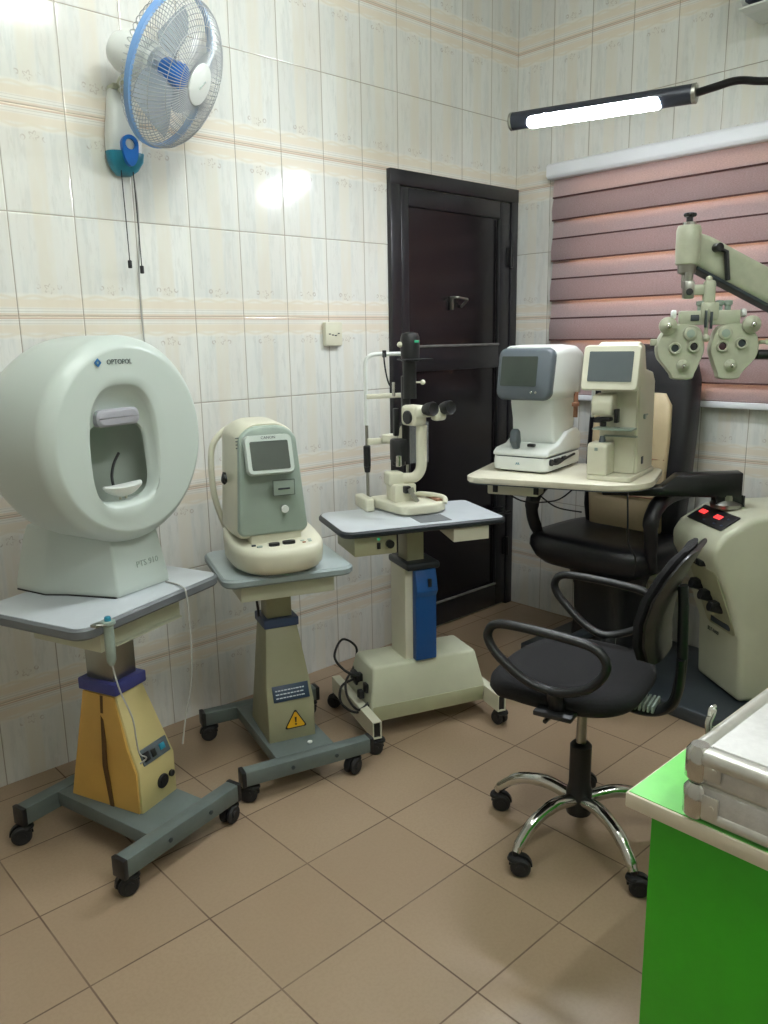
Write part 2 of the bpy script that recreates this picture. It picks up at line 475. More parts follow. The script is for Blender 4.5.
tube(b, [(LX1-.085, y-.018, 1.36), (LX1-.085, y-.018, LZ1-.08)], .006, 6, smooth=False); struct('bead', b, 'black', door)
b = BM()      # pull handle in the upper panel
box(b, (2.79, y-.018, 1.545), (.012, .02, .06), bev=.003)
tube(b, [(2.79, y-.012, 1.57), (2.79, y-.05, 1.57), (2.83, y-.055, 1.565), (2.86, y-.05, 1.56), (2.86, y-.012, 1.53)], .006)
struct('door_handle', b, 'steel', door)
for zz in (1.77, .32):
    b = BM(); cyl(b, (3.205, y-.03, zz-.05), (3.205, y-.03, zz+.05), .011, bev=.002); box(b, (3.205, y-.021, zz), (.05, .008, .08), bev=.002)
    struct('hinge', b, 'blackm', door)
b = BM(); box(b, (3.12, y-.04, .50), (.05, .03, .09), bev=.004); cyl(b, (3.12, y-.05, .52), (3.12, y-.09, .52), .012, bev=.002)
cyl(b, (3.06, y-.085, .52), (3.16, y-.085, .52), .008, bev=.002)
struct('lock', b, 'blackm', door)

# ================================================================== WALL THINGS
# ---- ceiling tube lights (out of the picture, light the room)
for (lx, ly, rz) in ((1.05, 1.15, 0), (.9, -.4, 0)):
    t = thing('ceiling_light', 'white tube lamp fixed to the ceiling', 'ceiling light', (lx, ly, ZC), rz, 'ceiling tube lights')
    b = BM(); box(b, (0, 0, -.025), (1.2, .06, .05), bev=.006); obj('housing', b, 'white', t)
    b = BM(); cyl(b, (-.57, 0, -.075), (.57, 0, -.075), .018, n=20); obj('tube', b, 'tube_light', t)
    for sx in (-1, 1):
        b = BM(); box(b, (sx*.59, 0, -.065), (.03, .04, .05), bev=.004); obj('end_cap', b, 'white', t)

# ---- zebra blind
bl = thing('window_blind', 'taupe and rose banded roller blind with white cassette over window', 'blind', (XW, 0, 0))
BY0, BY1 = .15, 2.318
b = BM(); xprism(b, [(0, 2.10), (0, 2.0)], 0, .01) if False else None
b.free(); b = BM()
prof = [(-.004, 2.158), (-.060, 2.158), (-.074, 2.146), (-.074, 2.104), (-.064, 2.090), (-.004, 2.090)]
loft(b, [[(px, BY0-.02, pz) for px, pz in prof], [(px, BY1+.015, pz) for px, pz in prof]])
bev_(b, list(b.faces), .004, 2)
obj('cassette', b, 'cassette', bl)
zs = []; ztop = 2.032; z = 2.012
edges = [2.012]
while edges[-1] > 1.15:
    edges.append(edges[-1]-.099); edges.append(edges[-1]-.081)
def band(z1, z0, xo, bulge, m, nm):
    b = BM(); n = 8
    f = [(xo - bulge*math.sin(PI*min(1, k/n*1.0)) - .010*(k/n), z1 + (z0-z1)*k/n) for k in range(n+1)]
    bk = [(x+.0012, zz) for x, zz in reversed(f)]
    loft(b, [[(x, BY0, zz) for x, zz in f+bk], [(x, BY1, zz) for x, zz in f+bk]])
    obj(nm, b, m, bl, 60)
    hb = BM(); x, zz = f[-1]; tube(hb, [(x, BY0, zz), (x, BY1, zz)], .0038, 6, smooth=False); obj('hem', hb, 'blind_hem', bl)
band(2.105, edges[0], -.024, .003, 'blind_sheer', 'sheer_band')
for i in range(0, len(edges)-1):
    if i % 2 == 0: band(edges[i]+.006, max(edges[i+1], 1.118), -.026, .008, 'blind_dark', 'opaque_band')
    else:
        band(edges[i]+.012, max(edges[i+1], 1.118), -.018, .002, 'blind_sheer', 'sheer_band')
        if edges[i] - .030 > 1.13: band(edges[i]-.026, max(edges[i+1], 1.118)-.004, -.005, .0, 'blind_rear', 'rear_band')
    if edges[i+1] < 1.118: break
b = BM(); box(b, (-.030, (BY0+BY1)/2, 1.106), (.022, BY1-BY0, .026), bev=.005); obj('bottom_rail', b, 'cassette', bl)

# ---- power socket on the left wall
t = thing('wall_socket', 'small cream socket plate on the tiled wall left of door', 'socket', (2.087, YW, 1.415))
b = BM(); box(b, (0, -.012, 0), (.088, .024, .094), bev=.006); obj('plate', b, 'cream', t)
for dx, dz in ((-.024, 0), (-.008, -.004), (.006, -.006), (.022, .002)):
    b = BM(); box(b, (dx, -.025, dz), (.009, .004, .004), bev=.0008); obj('socket_hole', b, 'ink', t)

# ---- air conditioner (only its lower corner is in view)
t = thing('air_conditioner', 'white wall air conditioner with dark louvre above the window', 'air conditioner', (XW, 1.035, 2.645))
b = BM()
prof = [(0, .16), (-.17, .16), (-.20, .13), (-.21, -.02), (-.19, -.105), (-.12, -.14), (0, -.14)]
loft(b, [[(px, -.42, pz) for px, pz in prof], [(px, .40, pz) for px, pz in prof]]); bev_(b, list(b.faces), .01, 2)
obj('body', b, 'white', t)
b = BM(); box(b, (-.168, 0, -.106), (.09, .74, .03), T(0, 0, 0), .006); obj('louvre', b, 'darkvent', t)
b = BM(); box(b, (-.178, 0, -.136), (.07, .78, .008), T(0, 0, 0), .003); obj('flap', b, 'white', t)

# ---- wall fan
t = thing('wall_fan', 'white wall fan with blue ring and pull strings on left wall', 'fan', (1.245, YW, 2.04))
b = BM()
rings = []
for zz, wd, dp in ((.125, .060, .045), (.10, .075, .055), (.04, .096, .064), (-.01, .112, .066), (-.05, .112, .062), (-.075, .10, .052)):
    rings.append([(px, min(0, py-dp/2), zz) for px, py in sell(wd, dp*1.0, 3.2, 32)])
loft(b, rings); obj('bracket', b, 'white', t)
b = BM(); rings = []
for zz, wd, dp in ((-.060, .122, .070), (-.085, .116, .066), (-.11, .085, .052), (-.125, .045, .03)):
    rings.append([(px, min(0, py-dp/2), zz) for px, py in sell(wd, dp, 2.6, 32)])
loft(b, rings); obj('switch_housing', b, 'teal', t)
b = BM()
n = 28; outer = [(.027*math.cos(2*PI*i/n), .027*math.sin(2*PI*i/n)*(1 if math.sin(2*PI*i/n) > 0 else 2.4)) for i in range(n)]
inner = [(.016*math.cos(2*PI*i/n), .016*math.sin(2*PI*i/n)) for i in range(n)]
mt = T(0, -.062, -.04)
R4 = lambda pts, yy: [(p[0], yy, p[1]) for p in pts]
loft(b, [R4(inner, 0), R4(outer, 0), R4(outer, -.016), R4(inner, -.016), R4(inner, 0)], False, False, mt)
obj('speed_plate', b, 'fanblue', t)
b = BM(); cyl(b, (0, -.062, -.04), (0, -.070, -.04), .0165, bev=.001); obj('dial', b, 'white', t)
for dx, ln in ((-.022, .27), (.018, .285)):
    b = BM(); tube(b, [(dx, -.045, -.115), (dx+.002, -.046, -.25), (dx+.004, -.045, -.115-ln)], .0016, 6)
    s_ = obj('pull_string', b, 'rubber', t)
    b = BM(); cyl(b, (dx+.004, -.045, -.115-ln), (dx+.004, -.045, -.14-ln), .0065, bev=.002, n=12); obj('bead', b, 'black', s_)
# head frame : +z of HM is the blowing direction
FA, FT = R(-56), R(-25)
fd = Vector((math.cos(FA)*math.cos(FT), math.sin(FA)*math.cos(FT), math.sin(FT)))
hc = Vector((1.303, 2.30, 2.172)) - Vector((1.245, YW, 2.04))
HM = T(*hc) @ fd.to_track_quat('Z', 'Y').to_matrix().to_4x4()
b = BM(); tube(b, [(0, -.035, .10), (0, -.06, .14), tuple(hc - fd*.13 + Vector((0, 0, -.03)))], .017, 12); box(b, (0, -.03, .128), (.06, .05, .016), bev=.004)
obj('neck', b, 'cream2', t)
b = BM(); lathe(b, [(.02, -.20), (.045, -.195), (.058, -.17), (.062, -.12), (.062, -.07), (.05, -.055)], HM); obj('motor_housing', b, 'white', t)
RG = .213
b = BM(); lathe(b, [(RG-.006, -.014), (RG+.003, -.012), (RG+.004, .004), (RG-.006, .006), (RG-.006, -.014)], HM, 64, False, False); obj('ring', b, 'fanring', t)
b = BM()
for k in range(100):      # front guard, wires from the rim in to the hub
    a = 2*PI*k/100
    pts = []
    for r, zz in ((RG-.002, .0), (RG-.010, .035), (RG-.045, .068), (.12, .088), (.058, .094)):
        aa = a + (RG-r)*.5
        pts.append((r*math.cos(aa), r*math.sin(aa), zz))
    tube(b, pts, .00115, 4, sub=3, mt=HM)
for r, zz in ((RG-.020, .049), (.15, .078), (.10, .091)):
    tube(b, [(r*math.cos(2*PI*i/40), r*math.sin(2*PI*i/40), zz) for i in range(40)], .0012, 4, True, 1, False, HM)
g = obj('front_guard', b, 'wireguard', t)
b = BM()
for k in range(60):
    a = 2*PI*k/60
    pts = [(RG*math.cos(a), RG*math.sin(a), 0)] + [(r*math.cos(a), r*math.sin(a), zz) for r, zz in ((RG-.010, -.03), (RG-.05, -.055), (.06, -.062))]
    tube(b, pts, .0012, 4, sub=3, mt=HM)
obj('rear_guard', b, 'wireguard', t)
b = BM(); lathe(b, [(.004, .104), (.04, .101), (.057, .097), (.060, .091), (.055, .088)], HM); hb = obj('hub_badge', b, 'white', t)
b = BM()
tube(b, [(-.010, -.012, .1045), (.0, .002, .1048), (.010, .014, .1045)], .002, 5, mt=HM); obj('emblem', b, 'greyplate', hb)
b = BM(); lathe(b, [(.03, -.03), (.036, -.02), (.036, .035), (.02, .05), (.004, .052)], HM); obj('blade_hub', b, 'fanblue', t)
for k in range(3):
    b = BM(); n = 10; A = []; B = []
    for i in range(n+1):
        rr = .034 + (.178-.034)*i/n
        wd = R(32 + 26*math.sin(PI*min(1, i/n*.9)))
        a0 = 2*PI*k/3 + .3*i/n
        A.append((rr*math.cos(a0-wd), rr*math.sin(a0-wd), -.012)); B.append((rr*math.cos(a0+wd*.55), rr*math.sin(a0+wd*.55), .022))
    rings = [[A[i], tuple((A[i][q]+B[i][q])/2*(1.06 if q < 2 else 1) + (.004 if q == 2 else 0) for q in range(3)), B[i],
              tuple(c_+(.002 if q == 2 else 0) for q, c_ in enumerate(B[i])), tuple(c_+(.002 if q == 2 else 0) for q, c_ in enumerate(A[i]))] for i in range(n+1)]
    loft(b, rings, mt=HM); obj('blade', b, 'blade', t)
b = BM(); tube(b, [(.035, -.01, -.10), (.045, -.004, -.25), (.03, -.004, -.45), (.03, -.004, -.62), (.05, -.004, -.95)], .0022, 6); obj('cord', b, 'cable', t)

# ================================================================== INSTRUMENT TABLES
def caster(parent, x, y, ang=0, r=.028, h=.06, mt='rubber'):
    """twin wheel caster standing on the floor, its stem top at height h"""
    m0 = T(x, y, 0) @ RZ(ang)
    b = BM(); cyl(b, (0, 0, r+.005), (0, 0, h+.01), .009, mt=m0, n=12)
    lathe(b, [(.004, h-.002), (.019, h-.006), (.022, h-.014), (.018, h-.02)], m0, 16)
    c = obj('caster', b, 'black', parent)
    for sx in (-1, 1):
        b = BM(); cyl(b, (sx*.005, .014, r), (sx*.021, .014, r), r, bev=.005, n=24, mt=m0); cyl(b, (sx*.019, .014, r), (sx*.0235, .014, r), r*.45, n=16, mt=m0)
        obj('wheel', b, mt, c)
    b = BM(); n = 10
    pr = [((r+.004)*math.cos(PI*i/n)+.014, (r+.004)*math.sin(PI*i/n)+r) for i in range(n+1)]
    xprism(b, pr + [(.014-r*.5, r*.9), (.014+r*.5, r*.9)], -.006, .006, m0); obj('hood', b, 'black', c)
    return c

def h_base(parent, hx, hy, z0, bw, bh, m, capm, cx=0, cy=0, bolts=True, plate=True):
    """two bars along x at y=-hy and +hy joined by a wide plate"""
    for s_, nm in ((-1, 'front_bar'), (1, 'rear_bar')):
        b = BM(); box(b, (cx, cy+s_*hy, z0+bh/2), (hx*2, bw, bh), bev=.003); br = obj(nm, b, m, parent)
        for e in (-1, 1):
            b = BM(); box(b, (cx+e*(hx+.003), cy+s_*hy, z0+bh/2), (.014, bw+.003, bh+.003), bev=.002); obj('end_cap', b, capm, br)
        if bolts and s_ < 0:
            for dx in (-.06, .09):
                b = BM(); cyl(b, (cx+dx, cy+s_*hy-bw/2+.002, z0+bh*.5), (cx+dx, cy+s_*hy-bw/2-.003, z0+bh*.5), .0065, n=8); obj('bolt', b, 'amber', br)
    if plate:
        b = BM(); box(b, (cx, cy, z0+bh/2+.004), (.2, hy*2-bw, bh*.8), bev=.003); obj('base_plate', b, m, parent)

# ---------- table 1 : yellow pedestal, left
t1 = thing('instrument_table', 'white-topped wheeled instrument table with yellow pedestal, leftmost', 'table', (.860, 2.045, 0), 14)
h_base(t1, .205, .215, .062, .045, .052, 'greymetal', 'black')
for sx in (-.175, .195):
    caster(t1, sx, -.215, 70 if sx < 0 else 100); 
for sx in (-.195, .18):
    caster(t1, sx, .215, 60)
MP = RZ(7) @ T(.015, .0, 0)
def pedestal(parent, mt, hw, yf, yb, zt, hwt, yft, ybt, m_front, m_side, zb=.10, gap=True):
    b = BM()
    # front shell: profile vertical, then slanted control face, then rising
    pf = [(yf, zb), (yf, zb+.135), (yf+.025, zb+.195), (yft, zt), (ybt, zt), (yb, zb)]
    zmax = zt-zb
    wd = lambda z: hw + (hwt-hw)*max(0, (z-zb-.15))/(zmax-.15)
    L = [(-wd(z), y_, z) for y_, z in pf]; Rr = [(wd(z), y_, z) for y_, z in pf]
    fs = loft(b, [L, Rr], mt=mt); bev_(b, fs, .006, 2)
    return obj('pedestal', b, m_front, parent)
pd = pedestal(t1, MP, .072, -.105, .165, .445, .052, -.025, .10, 'yellow2', 'yellow')
b = BM()    # yellow side shells
for sx in (-1,):
    L = []; Rr = []
    for (y_, z, wv) in ((-.097, .10, .0745), (-.097, .235, .0745), (-.070, .30, .0725), (-.020, .440, .0545), (.096, .440, .0545), (.160, .10, .0745)):
        L.append((sx*(wv+.002), y_, z)); Rr.append((sx*(wv-.006), y_, z))
    loft(b, [L, Rr], mt=MP)
obj('side_shell', b, 'yellow', pd)
b = BM(); L = []; Rr = []
for (y_, z, wv) in ((-.006, .10, .0775), (.012, .235, .0775), (.02, .438, .0572), (.030, .438, .0572), (.024, .235, .0775), (.008, .10, .0775)):
    L.append((-(wv+.001), y_, z)); Rr.append((-(wv-.006), y_, z))
loft(b, [L, Rr], mt=MP); obj('side_seam', b, 'brown', pd)
b = BM(); box(b, (0, .037, .462), (.122, .140, .034), MP, .004); obj('collar', b, 'navy', t1)
b = BM(); box(b, (0, .037, .57), (.090, .10, .20), MP, .004); obj('lift_column', b, 'steel', t1)
# control panel on the slanted face and sockets under it
sm = MP @ T(0, -.0925, .265) @ RX(-22.6)
b = BM(); box(b, (.006, -.001, 0), (.108, .006, .046), sm, .003); cp = obj('switch_panel', b, 'bezel', pd)
for dx, dz, wx, wz, mm in ((-.032, 0, .022, .026, 'black'), (-.004, -.002, .016, .022, 'black'), (.032, .001, .020, .018, 'teal')):
    b = BM(); box(b, (dx, -.006, dz), (wx, .006, wz), sm, .002); obj('rocker_switch', b, mm, cp)
b = BM(); cyl(b, (.014, -.104, .170), (.014, -.112, .170), .021, mt=MP, bev=.002); cyl(b, (.014, -.111, .170), (.014, -.1135, .170), .012, mt=MP, n=12); obj('power_inlet', b, 'black', pd)
b = BM(); cyl(b, (.050, -.104, .176), (.050, -.114, .176), .010, mt=MP, bev=.002); obj('fuse_holder', b, 'black', pd)
# top
def tabletop(parent, mt, w_, d_, r_, z1, th, mtop, medge, er=.006):
    b = BM(); o_ = rrect(w_, d_, r_); o2 = rrect(w_-2*er, d_-2*er, [max(.004, q-er) for q in (r_ if isinstance(r_, (list, tuple)) else (r_,)*4)])
    loft(b, [[(x, y, z1-th+.004) for x, y in o2], [(x, y, z1-th+.010) for x, y in o_], [(x, y, z1-.006) for x, y in o_], [(x, y, z1-.0006) for x, y in o2]], mt=mt)
    tt = obj('edge_band', b, medge, parent)
    b = BM(); o3 = rrect(w_-2*er-.006, d_-2*er-.006, [max(.004, q-er-.003) for q in (r_ if isinstance(r_, (list, tuple)) else (r_,)*4)])
    loft(b, [[(x, y, z1-.004) for x, y in o3], [(x, y, z1+.0006) for x, y in o3]], mt=mt)
    obj('tabletop', b, mtop, parent)
TP1 = T(.022, .048, 0) @ RZ(6)
tabletop(t1, TP1, .54, .40, (.07, .07, .045, .045), .722, .034, 'laminate', 'edgegrey')
b = BM(); box(b, (-.015, -.02, .654), (.30, .25, .068), TP1, .004); box(b, (-.0, -.035, .628), (.25, .25, .005), TP1 , .002); obj('under_box', b, 'cream2', t1)

# ---------- table 2 : cream pedestal, middle
t2 = thing('instrument_table', 'grey-topped wheeled instrument table with cream pedestal and warning triangle', 'table', (1.441, 2.092, 0), -15)
h_base(t2, .215, .225, .062, .042, .048, 'greymetal', 'black')
for sx in (-.185, .165): caster(t2, sx, -.225, 60 if sx < 0 else 120)
for sx in (-.185, .20): caster(t2, sx, .225, 80)
MP2 = RZ(-4) @ T(.0, -.03, 0)
pd = pedestal(t2, MP2, .080, -.085, .14, .478, .054, -.012, .10, 'olive', 'olive')
b = BM(); box(b, (0, .044, .490), (.118, .122, .030), MP2, .004); obj('collar', b, 'navy2', t2)
b = BM(); box(b, (0, .044, .58), (.084, .08, .18), MP2, .004); obj('lift_column', b, 'olive', t2)
# label and warning sign
sm = MP2 @ T(0, -.074, .266) @ RX(-22.6)
b = BM(); box(b, (.004, -.0005, 0.004), (.122, .004, .052), sm, .001); lb = obj('label_plate', b, 'label', pd)
b = BM()
random.seed(3)
for zz in (.014, .002, -.010):
    xx = -.048
    while xx < .046:
        wv = random.uniform(.004, .012); box(b, (xx+wv/2, -.003, zz), (wv, .001, .0035), sm, 0); xx += wv+.003
obj('lettering', b, 'whiteink', lb)
def tri(b, s_, yy0, yy1, mt):
    pts = []
    for k in range(3):
        for j in range(-2, 3):
            a = R(90+120*k + j*22); c0 = Vector((math.cos(R(90+120*k)), math.sin(R(90+120*k))))*s_*.85
            pts.append((c0.x + s_*.13*math.cos(a), c0.y + s_*.13*math.sin(a)))
    loft(b, [[(x, yy0, z) for x, z in pts], [(x, yy1, z) for x, z in pts]], mt=mt)
wm = MP2 @ T(.012, -.0855, .170)
b = BM(); tri(b, .041, 0, -.0012, wm); sg = obj('warning_sign', b, 'black', pd)
b = BM(); tri(b, .0345, -.001, -.0020, wm); obj('sign_face', b, 'warn', sg)
b = BM(); loft(b, [[(x, yy, z) for x, z in ((-.0034, .016), (.0034, .016), (.002, -.003), (-.002, -.003))] for yy in (-.0018, -.0028)], mt=wm)
cyl(b, (0, -.0018, -.009), (0, -.0028, -.009), .0034, n=10, mt=wm); obj('exclamation_mark', b, 'black', sg)
b = BM(); cyl(b, (.03, -.17, .112), (.03, -.17, .116), .008, n=10); obj('sticker', b, 'white', t2)
TP2 = RZ(-6) @ T(.0, -.02, 0)
tabletop(t2, TP2, .415, .385, (.05, .05, .045, .045), .702, .030, 'laminate2', 'edgegrey2')
b = BM(); box(b, (.0, -.02, .646), (.30, .25, .060), TP2, .004); obj('under_box', b, 'cream2', t2)
b = BM(); tube(b, [(-.065, .02, .64), (-.075, -.01, .60), (-.068, -.005, .54), (-.055, .03, .50)], .004, 8); obj('cable', b, 'rubber', t2)

# ---------- table 3 : blue fronted column on a long cream base
t3 = thing('instrument_table', 'white-topped wheeled table with blue-fronted column and long cream base', 'table', (1.965, 1.97, 0), -20)
for sx in (-1, 1):
    b = BM(); 
    # open rectangular tube leg
    ow, oh, th_ = .032, .062, .0035
    ys0, ys1 = -.215, .205
    o_ = [(-ow/2, -oh/2), (ow/2, -oh/2), (ow/2, oh/2), (-ow/2, oh/2)]
    i_ = [(p*(1-2*th_/ow), q*(1-2*th_/oh)) for p, q in o_]
    mt = T(sx*.245, 0, .092)
    rg = lambda P_, yy: [(p, yy, q) for p, q in P_]
    loft(b, [rg(i_, ys1), rg(o_, ys1), rg(o_, ys0), rg(i_, ys0), rg(i_, ys0+.1)], False, True, mt)
    lg = obj('leg', b, 'cream', t3)
    b = BM(); box(b, (sx*.245, -.150, .092), (.024, .12, .052), bev=.001); obj('leg_inside', b, 'black', lg)
    caster(t3, sx*.245+.012, -.20, 70 if sx < 0 else 20, r=.026)
    caster(t3, sx*.245, .185, 40, r=.026)
b = BM()
L = []
for (y_, z, hx) in ((-.118, .072, .228), (-.118, .135, .232), (-.085, .262, .205), (.085, .262, .205), (.118, .135, .232), (.118, .072, .228)):
    L.append((y_, z, hx))
fs = loft(b, [[(-hx, y_, z) for y_, z, hx in L], [(hx, y_, z) for y_, z, hx in L]]); bev_(b, fs, .012, 3)
bs_ = obj('base_housing', b, 'cream2', t3)
b = BM(); box(b, (0, -.119, .100), (.44, .004, .055), bev=.001); obj('lower_strip', b, 'cream3', bs_)
em = T(-.231, -.0, .165) @ RZ(0)
for dy, dz, s_ in ((-.055, .01, .030), (.0, .03, .026), (.045, .0, .030), (-.01, -.035, .022)):
    b = BM(); box(b, (-.222, dy, .168+dz), (.012, s_, s_*1.1), bev=.002); obj('socket', b, 'black', bs_)
b = BM(); box(b, (-.238, .01, .20), (.02, .05, .035), bev=.004); box(b, (-.24, -.05, .155), (.02, .028, .03), bev=.004); obj('plug', b, 'rubber', bs_)
MC = T(-.012, -.012, 0) @ RZ(0)
b = BM(); box(b, (-.008, .01, .42), (.100, .130, .36), MC, .006); obj('column', b, 'cream', t3)
b = BM()
pf = [(-.064, .262), (-.094, .262), (-.094, .50), (-.108, .522), (-.090, .598), (-.064, .598)]
xprism(b, [(p+.008, q) for p, q in pf], -.030, .052, MC, .004); fp = obj('front_cover', b, 'blue', t3)
b = BM(); box(b, (.02, -.0965, .552), (.013, .010, .030), MC @ T(0, 0, 0), .002); obj('rocker_switch', b, 'black', fp)
b = BM(); box(b, (.002, -.002, .612), (.128, .172, .026), MC, .008, 3); obj('collar', b, 'edgeblack', t3)
b = BM(); box(b, (-.008, .0, .69), (.066, .08, .15), MC, .004); obj('lift_column', b, 'olive', t3)
TP3 = T(-.026, -.018, 0) @ RZ(-3)
tabletop(t3, TP3, .60, .345, (.03, .06, .045, .03), .782, .026, 'laminate', 'edgeblack')
b = BM(); box(b, (-.175, -.035, .722), (.15, .20, .068), TP3, .004); sb = obj('power_box', b, 'cream3', t3)
b = BM(); cyl(b, (-.128, -.134, .724), (-.128, -.152, .724), .014, mt=TP3, bev=.002); obj('dial', b, 'black', sb)
b = BM(); box(b, (-.166, -.137, .720), (.012, .008, .022), TP3, .002); obj('switch', b, 'black', sb)
b = BM(); cyl(b, (-.166, -.134, .743), (-.166, -.139, .743), .004, mt=TP3, n=10); obj('indicator', b, 'green_led', sb)
b = BM(); xprism(b, [(-.155, .708), (-.155, .756), (.11, .756), (.11, .742)], .10, .235, TP3, .003); obj('drawer', b, 'cream', t3)
b = BM(); box(b, (.045, -.085, .7832), (.115, .10, .0012), TP3 @ RZ(0), 0); obj('slide_mat', b, 'edgegrey', t3)
# power lead looping off the end of the base
b = BM()
tube(b, [(1.735, 2.03, .21), (1.69, 2.05, .24), (1.70, 2.12, .27), (1.78, 2.17, .30), (1.83, 2.15, .26), (1.80, 2.13, .20), (1.70, 2.06, .19), (1.66, 2.0, .16), (1.68, 1.97, .12), (1.742, 1.978, .13)], .0045, 8)
tube(b, [(1.74, 2.06, .19), (1.68, 2.06, .18), (1.66, 2.04, .13), (1.69, 1.99, .10), (1.75, 1.955, .14)], .0045, 8)
tag(obj('power_cable', b, 'rubber'), 'black power cable looped at the left end of the cream table base', 'cable')

# ================================================================== PERIMETER (drum) on table 1
pe = thing('visual_field_perimeter', 'large round grey-white drum eye-testing machine on the leftmost table', 'eye testing machine', (.905, 2.085, .7226), 17)
CZ = .422; RD = .272
N_ = 96
def circ(r, y_, cx=0, cz=CZ): return [(cx + r*math.cos(2*PI*i/N_+PI/N_), y_, cz + r*math.sin(2*PI*i/N_+PI/N_)) for i in range(N_)]
def polar(fn, y_, cx=0, cz=CZ): 
    out = []
    for i in range(N_):
        a = 2*PI*i/N_+PI/N_
        px, pz = fn(a); out.append((cx+px, y_(px, pz) if callable(y_) else y_, cz+pz))
    return out
def rr_polar(hw, hu, hd, p):      # rounded-rect like shape by angle, different up and down extents
    def fn(a):
        c, s_ = math.cos(a), math.sin(a); h = hu if s_ > 0 else hd
        r = 1/((abs(c)/hw)**p + (abs(s_)/h)**p)**(1/p)
        return r*c, r*s_
    return fn
b = BM()
DX = -.012
rings = [circ(.12, .215), circ(.20, .20), circ(.25, .165), circ(RD-.004, .12), circ(RD, .08), circ(RD, -.070), circ(RD-.003, -.082), circ(RD-.010, -.092),
         circ(RD-.026, -.106), circ(RD-.031, -.109), circ(RD-.036, -.1095)]
DX = -.030
for f in (.75, .5, .25, .0):
    fn1 = rr_polar(.118, .162, .186, 2.8)
    r0 = RD-.036
    rg_ = []
    for i in range(N_):
        a = 2*PI*i/N_+PI/N_
        px, pz = fn1(a); pz -= .012
        qx, qz = r0*math.cos(a), r0*math.sin(a)
        rg_.append((px*(1-f)+qx*f + DX*(1-f), -.1095-.003*(1-f)**2, CZ + pz*(1-f)+qz*f))
    rings.append(rg_)
# rolled lip into the recess: deep at the top (brow), scooped below
def sh(hw, hu, hd, p, ytop, ybot, dz=-.052):
    fn = rr_polar(hw, hu, hd, p); out = []
    for i in range(N_):
        a = 2*PI*i/N_+PI/N_; px, pz = fn(a); k = (math.sin(a)+1)/2
        out.append((px+DX, ytop*k + ybot*(1-k), CZ+pz+dz))
    return out
rings.append(sh(.114, .198, .120, 2.9, -.109, -.114))
rings.append(sh(.110, .186, .114, 3.0, -.096, -.110))
rings.append(sh(.107, .152, .109, 3.2, -.080, -.102))
rings.append(sh(.103, .120, .105, 3.8, -.076, -.094))
rings.append(sh(.100, .102, .102, 4.2, -.074, -.088))
rings.append(sh(.099, .099, .101, 4.2, -.066, -.078))
loft(b, rings, True, False)
obj('drum', b, 'drum', pe, 50)
b = BM(); rings = []
rings.append(sh(.101, .102, .104, 4.2, -.068, -.080))
for k in range(1, 8):
    a = k/8*PI/2
    r = .165*math.cos(a*.98)+.003; rings.append([( DX+r*math.cos(2*PI*i/N_+PI/N_), -.055+.13*math.sin(a), CZ-.045+r*math.sin(2*PI*i/N_+PI/N_)) for i in range(N_)])
loft(b, rings, False, True)
obj('bowl', b, 'bowl', pe, 60)
b = BM(); fs = loft(b, [[(x+DX, yy, z+CZ+.064) for x, z in rrect(.140-k_, .044-k_, .018)] for yy, k_ in ((-.070, 0), (-.092, 0), (-.097, .010))])
obj('forehead_rest', b, 'lilac', pe)
b = BM()     # chin rest : crescent dish
rings = []
for k in range(13):
    u = -1+2*k/12; x = u*.062; hgt = .004+.018*(1-u*u); dep = .006+.024*(1-u*u)**.5
    rings.append([(x+DX, -.086-dep*math.cos(q)*.9, CZ-.118 - (hgt*max(0, math.sin(-q))*1.3) + .004*u*u + .003*max(0, math.sin(q))) for q in [2*PI*j/12 for j in range(12)]])
loft(b, rings); obj('chin_rest', b, 'white', pe)
b = BM()
for dx in (-.008, .012): cyl(b, (DX+dx, -.086, CZ-.126), (DX+dx, -.080, CZ-.156), .0035, n=10)
obj('chin_rest_post', b, 'cream', pe)
b = BM(); tube(b, [(DX-.0, -.05, CZ-.120), (DX+.002, -.045, CZ-.095), (DX+.016, -.04, CZ-.065), (DX+.040, -.036, CZ-.038)], .0038, 8); obj('lens_holder', b, 'black', pe)
# foot
b = BM()
rings = []
for zz, wt, dt, df in ((.0, .252, .33, 0), (.02, .252, .33, 0), (.15, .225, .28, .0), (.19, .22, .26, 0)):
    s_ = wt/2
    yf = -.075 + (.02 if zz > .1 else 0); yb = yf + dt
    rings.append([(-s_*.55, yf, zz), (s_*.95, yf, zz), (s_*1.12, yf+dt*.35, zz), (s_*1.12, yb, zz), (-s_*1.12, yb, zz), (-s_*1.12, yf+dt*.62, zz), (-s_*.9, yf+dt*.45, zz)])
fs = loft(b, rings); bev_(b, fs, .006, 2)
ft = obj('foot', b, 'drum', pe)
b = BM(); prism(b, [(-.074, -.069), (.122, -.069), (.142, .04), (.142, .25), (-.142, .25), (-.142, .13), (-.115, .075)], -.0005, .004); obj('foot_pad', b, 'black', pe)
text('lettering', 'PTS 910', .024, 'greyplate', T(.045, -.0725, .075) @ RX(81), ft)
# maker's mark on the face
mk = T(-.042, -.1115, CZ+.205)
text('lettering', 'OPTOPOL', .018, 'ink', mk @ T(.014, 0, 0) @ FRONT, pe)
b = BM(); m_ = mk @ T(-.055, 0, 0) @ RY(45)
for s_ in (1,):
    o_ = rrect(.016, .016, .002); i_ = rrect(.007, .007, .001)
    loft(b, [[(x, 0, z) for x, z in i_], [(x, 0, z) for x, z in o_], [(x, -.0012, z) for x, z in o_], [(x, -.0012, z) for x, z in i_]], False, False, m_)
obj('logo', b, 'inkb', pe)

